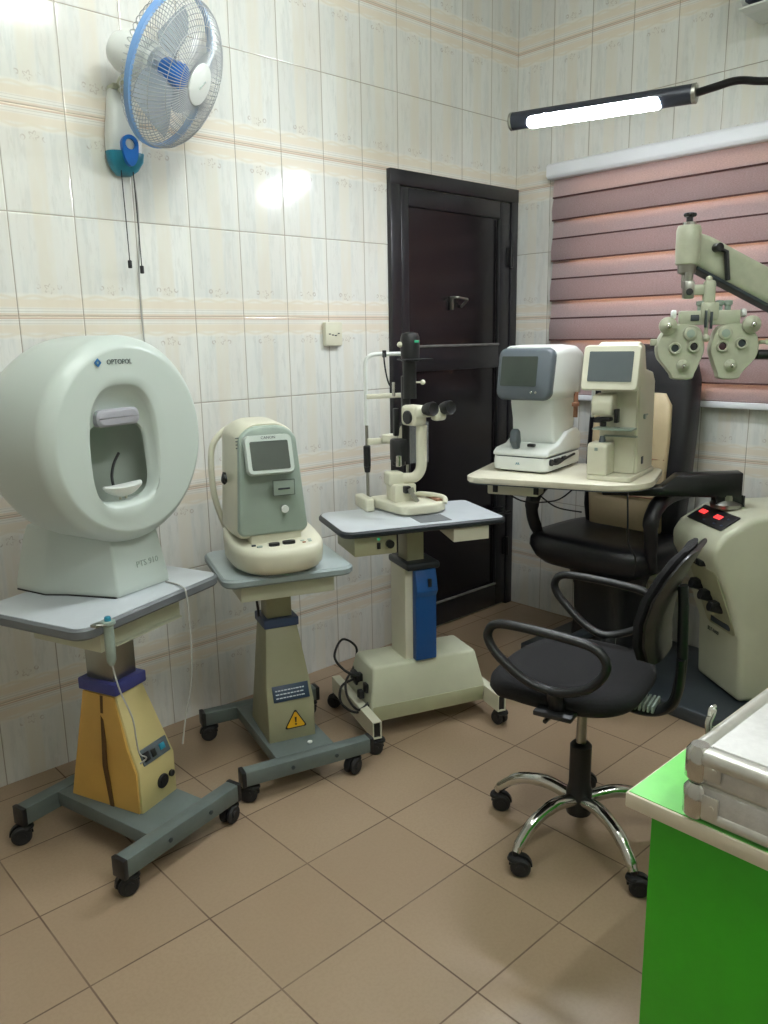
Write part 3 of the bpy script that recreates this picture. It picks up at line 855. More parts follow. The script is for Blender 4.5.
# response button hung on the table edge, with its lead
rb = thing('response_button', 'white patient response button with teal tip hung on leftmost table edge', 'hand switch', (.748, 1.806, .735), 17)
b = BM(); lathe(b, [(.004, .004), (.0175, .003), (.018, -.004), (.012, -.010), (.0125, -.05), (.0115, -.10), (.006, -.112), (.003, -.114)]); obj('handle', b, 'greyplate', rb)
b = BM(); lathe(b, [(.008, .002), (.008, .012), (.006, .0145), (.002, .015)]); obj('button', b, 'teal', rb)
b = BM(); tube(b, [(0, -.0, -.11), (.008, -.01, -.18), (.03, -.02, -.26), (.045, -.01, -.33), (.06, .0, -.38), (.09, .01, -.41), (.085, .03, -.43)], .0022, 6); obj('cord', b, 'cable', rb)
b = BM(); box(b, (-.022, .01, -.002), (.03, .02, .008), bev=.002); tube(b, [(-.035, .0, .004), (-.02, -.01, .0), (-.012, .0, .0)], .002, 6); obj('clip', b, 'steel', rb)
b = BM()
tube(b, [(1.02, 2.03, .7275), (1.03, 1.98, .7275), (1.022, 1.935, .730), (1.022, 1.918, .715), (1.024, 1.914, .60), (1.02, 1.92, .46), (1.0, 1.93, .36), (.985, 1.935, .27)], .0026, 6)
tag(obj('machine_cord', b, 'cable'), 'thin grey cord falling from under the drum machine over the table edge', 'cable')

# ================================================================== TONOMETER on table 2
nt = thing('tonometer', 'cream rounded eye testing machine with grey face and screen on middle table', 'eye testing machine', (1.405, 2.045, .7026), -19)
CX = -.004
b = BM(); rings = []
for zz, w_, d_, cy in ((.004, .235, .29, .0), (.014, .265, .335, .0), (.028, .284, .355, 0), (.064, .290, .362, 0), (.082, .288, .356, 0), (.090, .276, .338, .004)):
    ou = []
    for x_, y_ in sell(w_, d_, 2.7, 56): ou.append((x_+CX, y_-.01+cy, zz + (max(0, y_+.06)*.16 if zz > .05 else 0)))
    rings.append(ou)
loft(b, rings, mt=I4); nb = obj('base', b, 'cream', nt, 60)
b = BM(); prism(b, sell(.22, .27, 2.6, 40, CX, -.01), -.0005, .008); obj('foot', b, 'black', nt)
zt_ = lambda y_: .0905+max(0, y_+.06)*.16
for x_, y_, r_, m__ in ((-.030, -.135, .015, 'black'), (.018, -.128, .018, 'black'), (-.088, -.115, .006, 'ink'), (-.075, -.135, .008, 'greyplate'), (.062, -.125, .006, 'greyplate'), (.085, -.120, .006, 'greyplate'), (.062, -.142, .005, 'wood'), (.082, -.138, .005, 'greyplate')):
    b = BM(); prism(b, sell(r_*2.2, r_*1.4, 2.8, 20, CX+x_, y_), .088, .0945+(.004 if r_ > .01 else 0), bev=.001); obj('control_button', b, m__, nt)
# head: shell lofted front to back
def head_out(wb, wt, z0, z1, pr=2.6, rt=.07):
    out = []
    n = 14
    pts = []
    r = rt
    pts += [(wt/2-r+r*math.cos(a), z1-r*.75+r*.75*math.sin(a)) for a in [PI/2*i/n for i in range(n+1)]]
    pts += [(-(wt/2-r)-r*math.sin(a), z1-r*.75+r*.75*math.cos(a)) for a in [PI/2*i/n for i in range(n+1)]]
    rb_ = .022
    pts += [(-(wb/2-rb_)-rb_*math.cos(a), z0+rb_-rb_*math.sin(a)) for a in [PI/2*i/n for i in range(n+1)]]
    pts += [((wb/2-rb_)+rb_*math.sin(a), z0+rb_-rb_*math.cos(a)) for a in [PI/2*i/n for i in range(n+1)]]
    return pts
def tilt(y_, z): return y_ + max(0, z-.29)*.30 + max(0, .25-z)*.10
b = BM(); rings = []
for y_, sc, dz in ((-.108, .93, .004), (-.100, .975, .001), (-.085, 1.0, 0), (.04, 1.03, .0), (.10, .99, -.005), (.135, .90, -.02), (.15, .72, -.04)):
    rings.append([(x_*sc+CX-.02, tilt(y_, z), .285+(z-.285)*(sc if y_ > 0 else 1-(1-sc)*.6)+dz) for x_, z in head_out(.220, .180, .106, .452)])
loft(b, rings); hd = obj('head', b, 'cream', nt, 60)
b = BM(); rings = []
for y_, sc in ((-.100, .955), (-.112, .955), (-.119, .93), (-.121, .90)):
    rings.append([(x_*sc+CX-.02, tilt(y_, z), .290+(z-.290)*sc) for x_, z in head_out(.226, .186, .110, .452)])
loft(b, rings, True, True); fc = obj('face_plate', b, 'greyplate', nt, 60)
b = BM()
SM = T(CX-.026, -.118, .365) @ RX(-16.7) @ T(0, .006, 0)
for w_, h_, y0_, y1_, mm, nm in ((.146, .120, .006, -.010, 'greyplate', 'screen_bezel'),):
    fs = loft(b, [[(x_, y0_, z) for x_, z in rrect(w_, h_, .016)], [(x_, y1_, z) for x_, z in rrect(w_-.006, h_-.006, .016)]], mt=SM)
sbz = obj('screen_bezel', b, 'drum', nt)
b = BM(); loft(b, [[(x_, -.009, z-.004) for x_, z in rrect(.116, .086, .005)], [(x_, -.0115, z-.004) for x_, z in rrect(.116, .086, .005)]], mt=SM); obj('screen', b, 'screen', sbz)
text('lettering', 'CANON', .012, 'ink', SM @ T(0.0, -.0105, .049) @ FRONT, sbz)
pm = T(CX+.012, -.1205, .262)
b = BM(); box(b, (0, 0, 0), (.066, .003, .046), pm, .002); pr_ = obj('printer_door', b, 'greyplate', fc)
b = BM(); box(b, (0.0, -.002, -.003), (.036, .003, .005), pm, .0005); box(b, (-.033, -.0015, 0), (.001, .002, .046), pm, 0); box(b, (.033, -.0015, 0), (.001, .002, .046), pm, 0)
box(b, (0, -.0015, -.023), (.066, .002, .001), pm, 0); box(b, (0, -.0015, .023), (.066, .002, .001), pm, 0); obj('paper_slot', b, 'ink', pr_)
b = BM(); cyl(b, (CX+.014, -.112, .195), (CX+.014, -.1195, .195), .0115, bev=.001); obj('round_button', b, 'white', fc)
b = BM()
for k in range(4): box(b, (CX-.105, -.100+tilt(0, .40), .412-k*.010), (.018, .004, .003), I4, .001)
obj('vent', b, 'ink', fc)
b = BM(); xprism(b, [(-.095, .085), (-.095, .13), (.11, .13), (.13, .085)], CX-.09, CX+.07, I4, .006); obj('neck', b, 'cream', nt)
b = BM(); tube(b, [(CX-.132, .02, .265), (CX-.139, .02, .275), (CX-.132, .025, .298)], .006, 8); cyl(b, (CX-.128, .02, .28), (CX-.136, .02, .28), .013); obj('side_connector', b, 'black', nt)
# patient-side face frame arching behind
b = BM(); tube(b, [(CX-.115, .14, .10), (CX-.142, .145, .20), (CX-.146, .15, .32), (CX-.128, .15, .385), (CX-.07, .15, .425), (CX+.03, .15, .43), (CX+.085, .15, .40), (CX+.12, .165, .34), (CX+.115, .16, .2), (CX+.1, .15, .1)], .010, 10)
obj('head_rest_frame', b, 'cream', nt)

# ================================================================== SLIT LAMP on table 3
sl = thing('slit_lamp', 'cream and black slit lamp microscope with chin rest on blue-column table', 'slit lamp', (1.94, 1.98, .7828), -22)
xl_, xr_ = -.074, .088
for xx, mm in ((xl_, 'cream'), (xr_, 'steel')):
    b = BM()
    if xx == xl_:
        tube(b, [(xx, .205, .30), (xx, .205, .44), (xx, .205, .50), (xx+.004, .205, .535), (xx+.02, .205, .552), (xx+.05, .205, .556), (xx+.12, .203, .556), (xx+.165, .20, .556)], .0075, 12)
        up = obj('upright', b, 'white', sl)
        b = BM(); cyl(b, (xx, .205, .02), (xx, .205, .47), .0055); obj('rod', b, 'steel', up)
        b = BM(); cyl(b, (xx, .205, .145), (xx, .205, .225), .0135, bev=.003); cyl(b, (xx, .205, .125), (xx, .205, .146), .010, .0135); obj('height_knob', b, 'black', up)
        b = BM(); box(b, (xx-.034, .146, .024), (.034, .13, .048), bev=.008, seg=3); obj('clamp', b, 'cream', up)
    else:
        cyl(b, (xx, .205, .02), (xx, .205, .55), .0055); up = obj('upright', b, 'steel', sl)
        b = BM(); box(b, (xx, .18, .02), (.036, .09, .04), bev=.008, seg=3); obj('clamp', b, 'cream', up)
b = BM(); cyl(b, (xl_, .205, .028), (xr_, .205, .028), .0055); cyl(b, (xl_-.02, .165, .028), (xr_, .165, .028), .0055); obj('cross_rail', b, 'steel', sl)
for zz, hh in ((.405, .018), (.24, .024)):
    b = BM(); box(b, ((xl_+xr_)/2, .198, zz), (xr_-xl_, .008, hh), bev=.003)
    obj('forehead_band' if zz > .3 else 'chin_bar', b, 'cream', sl)
b = BM(); prism(b, sell(.085, .055, 2.6, 28, .02, .180), .235, .265, bev=.006); obj('chin_rest', b, 'cream', sl)
# moving base
b = BM(); bo = [(-.035, .10), (-.045, .155), (-.03, .20), (.14, .195), (.175, .10), (.185, .03), (.165, -.005), (.12, -.028), (.04, -.032), (.0, -.015), (-.02, .04)]
bo = [(p.x-.034, p.y-.022) for p in catmull([(x_, y_, 0) for x_, y_ in bo], 4, True)]
prism(b, bo, .004, .040, bev=.008, seg=3); sbse = obj('base', b, 'cream', sl)
b = BM(); xprism(b, [(-.02, .038), (-.02, .050), (.10, .050), (.10, .038)], .105, .135, I4, .005, 3); obj('hand_rest', b, 'wood', sbse)
b = BM(); tube(b, [(.08, .11, .04), (.085, .08, .052), (.115, .01, .056), (.135, -.025, .050), (.130, -.038, .035)], .009, 10); obj('guard_rail', b, 'cream', sbse)
b = BM(); box(b, (.006, .07, .068), (.085, .085, .066), RZ(0), .006, 3); obj('joystick_housing', b, 'cream', sl)
b = BM(); cyl(b, (.040, -.0, .040), (.022, .008, .072), .009, .007); cyl(b, (.022, .008, .072), (.017, .011, .090), .012, bev=.002); js = obj('joystick', b, 'steel', sl)
b = BM(); box(b, (.008, .020, .084), (.024, .024, .026), RZ(0), .004); obj('joystick_grip', b, 'black', js)
# microscope arm (J shaped)
b = BM(); tube(b, [(-.02, .075, .118), (.015, .06, .118), (.048, .045, .122), (.066, .035, .145), (.070, .030, .18), (.070, .030, .25), (.070, .028, .31)], .0155, 14, flat=1.25); obj('microscope_arm', b, 'cream', sl)
b = BM(); box(b, (-.018, .08, .118), (.06, .06, .05), I4, .01, 3); obj('arm_pivot', b, 'cream', sl)
# microscope head, looking along local -y and slightly to the right
HMc = T(.052, .03, .345) @ RZ(14)
b = BM(); box(b, (-.004, .01, .0), (.062, .08, .072), HMc, .014, 3); box(b, (.02, -.015, .014), (.10, .05, .042), HMc, .014, 3); box(b, (.075, -.03, .004), (.05, .04, .05), HMc, .012, 3)
mh = obj('microscope_head', b, 'cream', sl)
b = BM(); cyl(b, (-.035, .0, -.004), (-.046, .0, -.004), .024, mt=HMc, bev=.003); obj('magnification_knob', b, 'black', mh)
for dx in (.010, .086):
    b = BM(); lathe(b, [(.012, .0), (.0185, .004), (.023, .02), (.0255, .045), (.022, .052), (.015, .048)], HMc @ T(dx, -.035, .022) @ RX(84), 24)
    ep = obj('eyepiece', b, 'black', mh)
    b = BM(); lathe(b, [(.003, .040), (.0135, .044)], HMc @ T(dx, -.035, .022) @ RX(84), 20); obj('lens', b, 'lens', ep)
# illumination tower
b = BM(); lathe(b, [(.027, .53), (.032, .532), (.034, .57), (.0335, .615), (.028, .628), (.012, .632)], T(.055, .09, 0), 28); cyl(b, (.052, .09, .40), (.052, .09, .532), .024)
tw = obj('illumination_tower', b, 'black', sl)
b = BM(); box(b, (.065, .07, .538), (.105, .085, .005), bev=.002); obj('tower_plate', b, 'black', tw)
b = BM(); box(b, (.066, .057, .600), (.016, .006, .008), bev=.001); obj('indicator', b, 'green_led', tw)
b = BM(); ball(b, (.016, .09, .590), .010); ball(b, (.090, .06, .458), .009); cyl(b, (.055, .09, .458), (.090, .06, .458), .0035, n=10); obj('knob', b, 'cream', tw)
b = BM(); box(b, (.040, .105, .32), (.026, .022, .32), bev=.004); box(b, (.01, .10, .215), (.055, .05, .085), bev=.01); box(b, (.010, .12, .315), (.02, .02, .10), bev=.004); cyl(b, (.01, .10, .235), (.01, .10, .16), .026, bev=.004); obj('tower_stem', b, 'black', tw)
b = BM(); cyl(b, (.052, .075, .415), (.052, .075, .455), .006, bev=.001); cyl(b, (-.006, .1, .41), (-.006, .1, .46), .006, bev=.001); cyl(b, (.0, .075, .16), (.0, .075, .20), .011, bev=.002); obj('steel_pin', b, 'chrome', tw)
b = BM(); tube(b, [(-.01, .18, .56), (-.018, .16, .55), (-.02, .14, .50), (-.01, .13, .45), (.01, .11, .43)], .003, 8); tube(b, [(-.01, .175, .545), (-.01, .175, .57)], .008, 8, smooth=False); obj('lamp_lead', b, 'rubber', sl)
b = BM(); box(b, (.075, .12, .235), (.125, .003, .15), RZ(0), .001); obj('breath_shield', b, 'clear', sl)
b = BM(); ball(b, (.035, .112, .245), 1, (.022, .006, .055)); ball(b, (.040, .112, .205), 1, (.018, .006, .03)); ball(b, (.033, .112, .28), 1, (.015, .006, .025)); obj('white_lever', b, 'cream', sl)

# ================================================================== REFRACTION UNIT
SZ = -125
ru = thing('refraction_unit', 'tall cream equipment stand with red displays, swing tray and overhead lamp arms', 'equipment stand', (2.88, 1.24, 0), SZ)
inv = (T(2.88, 1.24, 0) @ RZ(SZ)).inverted()
def W(x_, y_, z): return tuple(inv @ Vector((x_, y_, z)))
b = BM()
prof = [(.0, .055), (-.012, .30), (-.075, .48), (-.135, .60), (-.140, .655), (-.110, .700), (-.015, .755), (.06, .765), (.36, .765), (.40, .74), (.42, .055)]
L = [(-.150-(.012 if z > .5 else 0), y_, z) for y_, z in prof]; Rr = [(.150+(.012 if z > .5 else 0), y_, z) for y_, z in prof]
fs = loft(b, [L, Rr]); bev_(b, fs, .022, 4)
cab = obj('cabinet', b, 'cream2', ru, 50)
# sloped control panel with two red displays
a_ = math.degrees(math.atan2(.055, .095))
PM = T(.0, -.062, .729) @ RX(a_)
b = BM(); box(b, (0, -.002, .003), (.235, .085, .006), PM, .003); cp = obj('control_panel', b, 'black', ru)
for dx in (-.075, .028):
    b = BM(); box(b, (dx, .006, .0065), (.042, .020, .003), PM, .003); obj('display', b, 'red_led', cp)
for dx, dy in ((-.10, -.028), (-.02, -.028), (.05, -.028), (.085, .012), (.095, -.025)):
    b = BM(); box(b, (dx, dy, .0065), (.012, .006, .003), PM, .001); obj('key', b, 'navy2', cp)
# recess with instrument holders, slot, lettering on the front (front leans so place on it)
def onf(x_, z):      # point on the front face
    pr = prof
    for (y0_, z0_), (y1_, z1_) in zip(pr, pr[1:]):
        if z0_ <= z <= z1_: return (x_, y0_+(y1_-y0_)*(z-z0_)/(z1_-z0_), z)
b = BM(); q = onf(.035, .575); box(b, (q[0], q[1]-.004, q[2]), (.065, .03, .022), RX(0), .005)
for dx in (-.028, -.01, .01, .028): box(b, (q[0]+dx, q[1]-.02, q[2]+.004), (.006, .01, .022), I4, .001)
obj('holder_comb', b, 'black', cab)
b = BM(); q0 = onf(.02, .36); q1 = onf(.02, .56)
rings = []
for (px, pz) in rrect(.20, .26, .02): pass
ol = rrect(.19, .25, .02, 5, .03, .43)
loft(b, [[(x_, onf(x_, z)[1]-.0035, z) for x_, z in ol], [(x_, onf(x_, z)[1]+.002, z) for x_, z in ol]]); obj('recess_panel', b, 'cream3', cab)
for dx, dz in ((-.03, .46), (.02, .43), (.07, .40)):
    q = onf(dx, dz); b = BM(); cyl(b, (q[0], q[1]+.0, q[2]), (q[0], q[1]-.05, q[2]+.012), .021, .017); box(b, (q[0], q[1]-.03, q[2]+.02), (.04, .03, .022), I4, .006); obj('instrument_holder', b, 'black', cab)
b = BM(); q = onf(.04, .335); box(b, (q[0], q[1]-.004, q[2]), (.125, .008, .028), RX(0), .003); obj('slot', b, 'ink', cab)
q = onf(.0, .27); text('lettering', 'SLT-5000', .020, 'ink', T(-.03, q[1]-.002, .275) @ RX(86), cab)
# base platform running under the chair
b = BM(); pl = [W(x_, y_, 0)[:2] for x_, y_ in ((2.62, 1.125), (2.66, 1.08), (2.98, .90), (3.22, 1.0), (3.22, 2.06), (2.72, 2.06), (2.68, 1.90))]
prism(b, pl, 0, .052, bev=.006); obj('platform', b, 'platform', ru)
# swing arm and tray
b = BM(); c0 = W(2.895, 1.262, .79); lathe(b, [(.055, -.028), (.058, -.014), (.05, -.008), (.035, .0), (.035, .02)], T(*c0), 28); obj('pivot_ring', b, 'steel', ru)
b = BM()
p0, p1 = Vector(W(2.90, 1.26, .835)), Vector(W(2.62, 1.62, .835))
d = (p1-p0); L_ = d.length; am = T(*p0) @ Matrix.Rotation(math.atan2(d.y, d.x), 4, 'Z')
loft(b, [[(u_, v_, q_) for u_, q_ in ((-.04, .060), (.19, .048), (.24, .003), (L_, .003), (L_, -.030), (-.04, -.034))] for v_ in (-.036, .036)], mt=am); bev_(b, list(b.faces), .005, 2); box(b, (.0, 0, -.045), (.09, .07, .03), am, .006); obj('tray_arm', b, 'blackm', ru)
TR = inv @ T(2.625, 1.785, .87) @ RZ(-68)
b = BM(); ou = rrect(.685, .46, (.06, .10, .05, .17), 8)
loft(b, [[(x_*.985, y_*.98, -.026) for x_, y_ in ou], [(x_, y_, -.020) for x_, y_ in ou], [(x_, y_, -.003) for x_, y_ in ou], [(x_*.99, y_*.985, .0) for x_, y_ in ou]], mt=TR)
tr_ = obj('tray', b, 'traylam', ru)
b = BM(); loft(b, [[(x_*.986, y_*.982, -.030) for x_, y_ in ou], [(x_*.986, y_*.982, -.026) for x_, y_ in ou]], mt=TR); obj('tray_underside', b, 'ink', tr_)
b = BM(); box(b, (-.165, -.13, -.052), (.20, .09, .044), TR, .005); ub = obj('outlet_box', b, 'cream', tr_)
for dx in (-.232, -.072):
    b = BM(); box(b, (dx, -.177, -.050), (.020, .006, .030), TR, .002); obj('rocker_switch', b, 'black', ub)
b = BM()
tube(b, [(-.20, -.13, -.075), (-.12, -.15, -.10), (.0, -.16, -.085), (.05, -.10, -.05)], .003, 6, mt=TR)
tube(b, [(-.07, -.13, -.075), (.0, -.14, -.115), (.10, -.17, -.12)], .003, 6, mt=TR)
tube(b, [(.265, -.19, -.03), (.27, -.19, -.12), (.275, -.18, -.22), (.30, -.16, -.28), (.295, -.12, -.36)], .0035, 6, mt=TR)
obj('cable', b, 'rubber', tr_)
# post carrying both arms (behind the stand, beyond the frame)
PX, PY = 3.03, .86
b = BM(); cyl(b, W(PX, PY, .05), W(PX, PY, 2.14), .030, n=28); po = obj('post', b, 'cream2', ru)
b = BM(); cyl(b, W(PX, PY, 2.14), W(PX, PY, 2.17), .034, bev=.004); cyl(b, W(PX, PY, 1.26), W(PX, PY, 1.42), .048, bev=.006); obj('post_collar', b, 'black', po)
# lamp
la, lb_ = Vector((2.639, 1.352, 2.147)), Vector((2.482, 1.969, 2.156))
b = BM(); tube(b, [W(PX, PY, 2.15), W(2.95, 1.02, 2.18), W(2.85, 1.212, 2.191), W(2.76, 1.270, 2.189), W(2.70, 1.316, 2.169), W(*la)], .0125, 12); arm = obj('lamp_arm', b, 'blackm', ru)
d = (lb_-la).normalized()
b = BM(); cyl(b, W(*la), W(*lb_), .030, n=28, bev=.004); lh = obj('lamp_housing', b, 'lamp_black', ru)
b = BM(); cyl(b, W(*(la-d*.006)), W(*(la+d*.008)), .031, n=28, bev=.002); obj('end_cap', b, 'steel', lh)
b = BM(); cyl(b, W(*(lb_-d*.008)), W(*(lb_+d*.004)), .031, n=28, bev=.002); obj('end_cap', b, 'steel', lh)
b = BM(); off = Vector((-.0075, -.003, -.0095))
a0, a1 = la+d*.120+off, lb_-d*.085+off
cyl(b, W(*a0), W(*a1), .0245, n=28); ball(b, W(*a0), .0245); ball(b, W(*a1), .0245); obj('diffuser', b, 'exam_light', lh)
# phoropter arm : from the head over down to the post
H0 = Vector((2.44, 1.245, 1.66)); H1 = Vector((PX, PY, 1.34))
dd = (H1-H0).normalized(); sd = dd.cross(Vector((0, 0, 1))).normalized(); uu = sd.cross(dd).normalized()
b = BM(); rings = []
Ln = (H1-H0).length
for s_, hh, ww in ((-.01, .028, .022), (.01, .044, .028), (.05, .050, .030), (Ln*.5, .052, .030), (Ln, .050, .030)):
    c0 = H0+dd*s_
    rings.append([W(*(c0 + sd*px*ww/.5 + uu*pz*hh/.5)) for px, pz in rrect(1, 1, .25, 4)])
loft(b, rings); pa = obj('phoropter_arm', b, 'phor', ru, 50)
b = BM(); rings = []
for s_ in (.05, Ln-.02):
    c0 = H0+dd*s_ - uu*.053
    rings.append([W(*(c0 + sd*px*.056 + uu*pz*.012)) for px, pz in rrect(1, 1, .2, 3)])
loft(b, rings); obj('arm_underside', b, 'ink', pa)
kp = H0+dd*.075
LS = 1 if sd.dot(Vector((0, 0, 1.4))-H0) > 0 else -1      # the side the lever sits on
b = BM(); tube(b, [W(*(kp + sd*LS*.030 + uu*.024)), W(*(kp + sd*LS*.046 + uu*.022 + dd*.03)), W(*(kp + sd*LS*.046 - uu*.05 + dd*.075))], .008, 8, smooth=False)
cyl(b, W(*(kp+sd*LS*.025+uu*.022)), W(*(kp+sd*LS*.055+uu*.022)), .013); obj('locking_lever', b, 'black', pa)
# vertical head of the arm
hx, hy = 2.405, 1.224
b = BM(); lathe(b, [(.030, 1.598), (.034, 1.602), (.036, 1.64), (.036, 1.70), (.032, 1.712), (.01, 1.713)], inv @ T(hx, hy, 0), 30); ah = obj('arm_head', b, 'phor', ru)
b = BM(); cyl(b, W(hx, hy, 1.712), W(hx, hy, 1.722), .020); obj('steel_collar', b, 'chrome', ah)
b = BM(); lathe(b, [(.010, 1.722), (.010, 1.736), (.016, 1.738), (.0165, 1.748), (.01, 1.75)], inv @ T(hx, hy, 0), 12)
for k in range(5):
    a = 2*PI*k/5; ball(b, W(hx+.014*math.cos(a), hy+.014*math.sin(a), 1.743), .006)
obj('knob', b, 'black', ah)
b = BM(); lathe(b, [(.028, 1.60), (.026, 1.575), (.014, 1.570), (.014, 1.53)], inv @ T(hx, hy, 0), 24); obj('spindle', b, 'steel', ah)

# ================================================================== PHOROPTER
# local frame: x to the right of the picture, front = -y
ph = thing('phoropter', 'sage green phoropter with paired lens dials hanging from the swing arm', 'phoropter', (2.395, 1.146, 1.374), -52)
b = BM(); box(b, (-.058, .0, .148), (.030, .034, .052), I4, .005); cyl(b, (-.058, 0, .16), (-.058, 0, .20), .012); hk = obj('hanger_block', b, 'steel', ph)
b = BM(); cyl(b, (-.058, -.017, .142), (-.058, -.022, .142), .010, n=16); obj('set_screw', b, 'black', hk)
b = BM(); box(b, (-.028, .0, .148), (.04, .022, .030), I4, .004); box(b, (.002, .0, .125), (.034, .034, .100), I4, .010, 3); ball(b, (.0, 0, .178), .010); obj('yoke', b, 'phor', ph)
b = BM()
box(b, (-.038, .0, .066), (.084, .036, .042), I4, .004); box(b, (.052, .0, .066), (.082, .036, .042), I4, .004); box(b, (.004, .0, .085), (.05, .045, .05), I4, .004)
gb = obj('beam', b, 'phor', ph)
b = BM()
for sx in (-1, 1):
    lathe(b, [(.0, 0), (.012, .001), (.013, .010), (.010, .014), (.002, .015)], T(sx*.093+.004, 0, .078) @ RY(sx*90), 20)
obj('end_knob', b, 'white', gb)
b = BM(); box(b, (-.038, -.019, .066), (.024, .003, .018), I4, .001); box(b, (-.036, -.021, .064), (.021, .003, .013), I4, .001); box(b, (-.008, -.026, .062), (.006, .012, .05), I4, .001); box(b, (.008, -.026, .058), (.006, .012, .05), I4, .001); obj('scale_marks', b, 'ink', gb)
for xx in (-.020, .034, .058):
    b = BM(); lathe(b, [(.009, .085), (.009, .100), (.013, .104), (.0135, .114), (.008, .116)], T(xx, .0, 0), 18); obj('top_knob', b, 'greyplate', gb)
b = BM(); cyl(b, (-.004, -.02, .09), (-.004, -.02, .01), .006); ball(b, (-.004, -.030, .006), .011); obj('centre_rod', b, 'phor', gb)
for sx in (-1, 1):
    hx_ = sx*.073 + .004
    b = BM()
    ol = []
    # egg-like battery outline : wide round top outer, narrowing foot
    key = [(-.058, .020), (-.045, .052), (-.012, .064), (.028, .060), (.056, .040), (.070, .006), (.066, -.030), (.045, -.058), (.028, -.080), (.018, -.094), (-.030, -.094), (-.040, -.075), (-.052, -.045), (-.062, -.012)]
    key = [(sx*(p*1.05), q*1.04-.018) for p, q in key]
    if sx < 0: key = key[::-1]
    ol = [(p.x, p.y) for p in catmull([(p, q, 0) for p, q in key], 4, True)]
    fs = loft(b, [[(x_*.96+hx_, .026, z*.97) for x_, z in ol], [(x_+hx_, .020, z) for x_, z in ol], [(x_+hx_, -.014, z) for x_, z in ol], [(x_*.95+hx_, -.021, z*.96-.001) for x_, z in ol]])
    bt = obj('lens_battery', b, 'phor', ph, 50)
    b = BM(); xx, zz = hx_+sx*.036, .010
    lathe(b, [(.040, .0), (.040, .018), (.036, .024)], T(hx_+sx*.022, .026, -.012) @ RX(90) @ T(0, 0, -.03), 30); obj('rear_disc', b, 'cream3', bt)
    # big outer top dial
    def dial(px, pz, r, h, m__, nm, tip=True, tipm='phor'):
        b = BM(); lathe(b, [(r, 0), (r, h*.6), (r*.9, h*.75), (r*.55, h), (r*.3, h*1.5), (r*.12, h*1.8)] if tip else [(r, 0), (r, h*.8), (r*.85, h), (r*.6, h)], T(px, -.019, pz) @ RX(90), 28)
        return obj(nm, b, m__, bt)
    dial(hx_+sx*.046, .044, .026, .018, 'phor', 'sphere_dial'); b = BM(); ball(b, (hx_+sx*.046, -.050, .044), .008); obj('dial_tip', b, 'chrome', bt)
    dial(hx_-sx*(.020 if sx < 0 else .026), .020, .0195, .012, 'phor', 'cylinder_dial', False); b = BM(); lathe(b, [(.012, 0), (.012, .003), (.002, .004)], T(hx_-sx*(.020 if sx < 0 else .026), -.030, .020) @ RX(90), 20); obj('dial_face', b, 'greyplate', bt)
    dial(hx_-sx*.004, -.075, .018, .014, 'phor', 'prism_dial'); b = BM(); ball(b, (hx_-sx*.004, -.044, -.075), .006); obj('dial_tip', b, 'chrome', bt)
    for dx, dz, mm in ((-sx*.032, -.018, 'lens' if sx < 0 else 'lensred'), (sx*.022, -.022+(.012 if sx > 0 else 0), 'greyplate')):
        b = BM(); lathe(b, [(.0175, 0), (.0175, .010), (.0155, .013), (.0115, .012), (.0115, .004)], T(hx_+dx, -.019, dz) @ RX(90), 26, True, False); er = obj('aperture_ring', b, 'phor', bt)
        b = BM(); lathe(b, [(.0115, .005), (.002, .006)], T(hx_+dx, -.019, dz) @ RX(90), 20); obj('lens', b, mm if mm != 'greyplate' else 'ink', er)
b = BM(); cyl(b, (.155, .0, -.008), (.215, .0, -.008), .006); box(b, (.19, .0, -.008), (.035, .014, .018), I4, .003); box(b, (-.150, .0, -.004), (.02, .014, .02), I4, .003); obj('side_rod', b, 'phor', ph)
b = BM(); cyl(b, (.150, .01, -.045), (.30, .02, -.045), .0145, bev=.004); obj('near_rod_holder', b, 'black', ph)

# ================================================================== AUTOREFRACTOR on tray
ar = thing('autorefractor', 'white autorefractor with dark tilted screen and joystick on swing tray', 'eye testing machine', (2.486, 1.908, .8705), -78)
b = BM(); rings = []
for zz, w_, d_ in ((.006, .218, .33), (.012, .236, .345), (.045, .238, .345), (.060, .234, .340)):
    rings.append([(x_, y_+.17, zz) for x_, y_ in rrect(w_, d_, .03, 6)])
loft(b, rings); lo = obj('base', b, 'white', ar)
b = BM(); prism(b, rrect(.20, .30, .03, 5, 0, .17), -.0003, .008); obj('foot', b, 'black', ar)
b = BM(); prism(b, rrect(.232, .336, .03, 6, 0, .17), .0595, .0635); obj('seam', b, 'ink', ar)
b = BM()     # upper sliding stage, rising at the sides
xprism(b, [(.0, .063), (.0, .078), (.025, .092), (.11, .100), (.20, .145), (.30, .155), (.338, .13), (.338, .063)], -.116, .116, I4, .012, 3); stg = obj('stage', b, 'white', ar)
b = BM(); xprism(b, [(.12, .10), (.10, .14), (.095, .20), (.075, .27), (.085, .30), (.32, .30), (.30, .10)], -.082, .100, I4, .015, 3); obj('neck', b, 'white', ar)
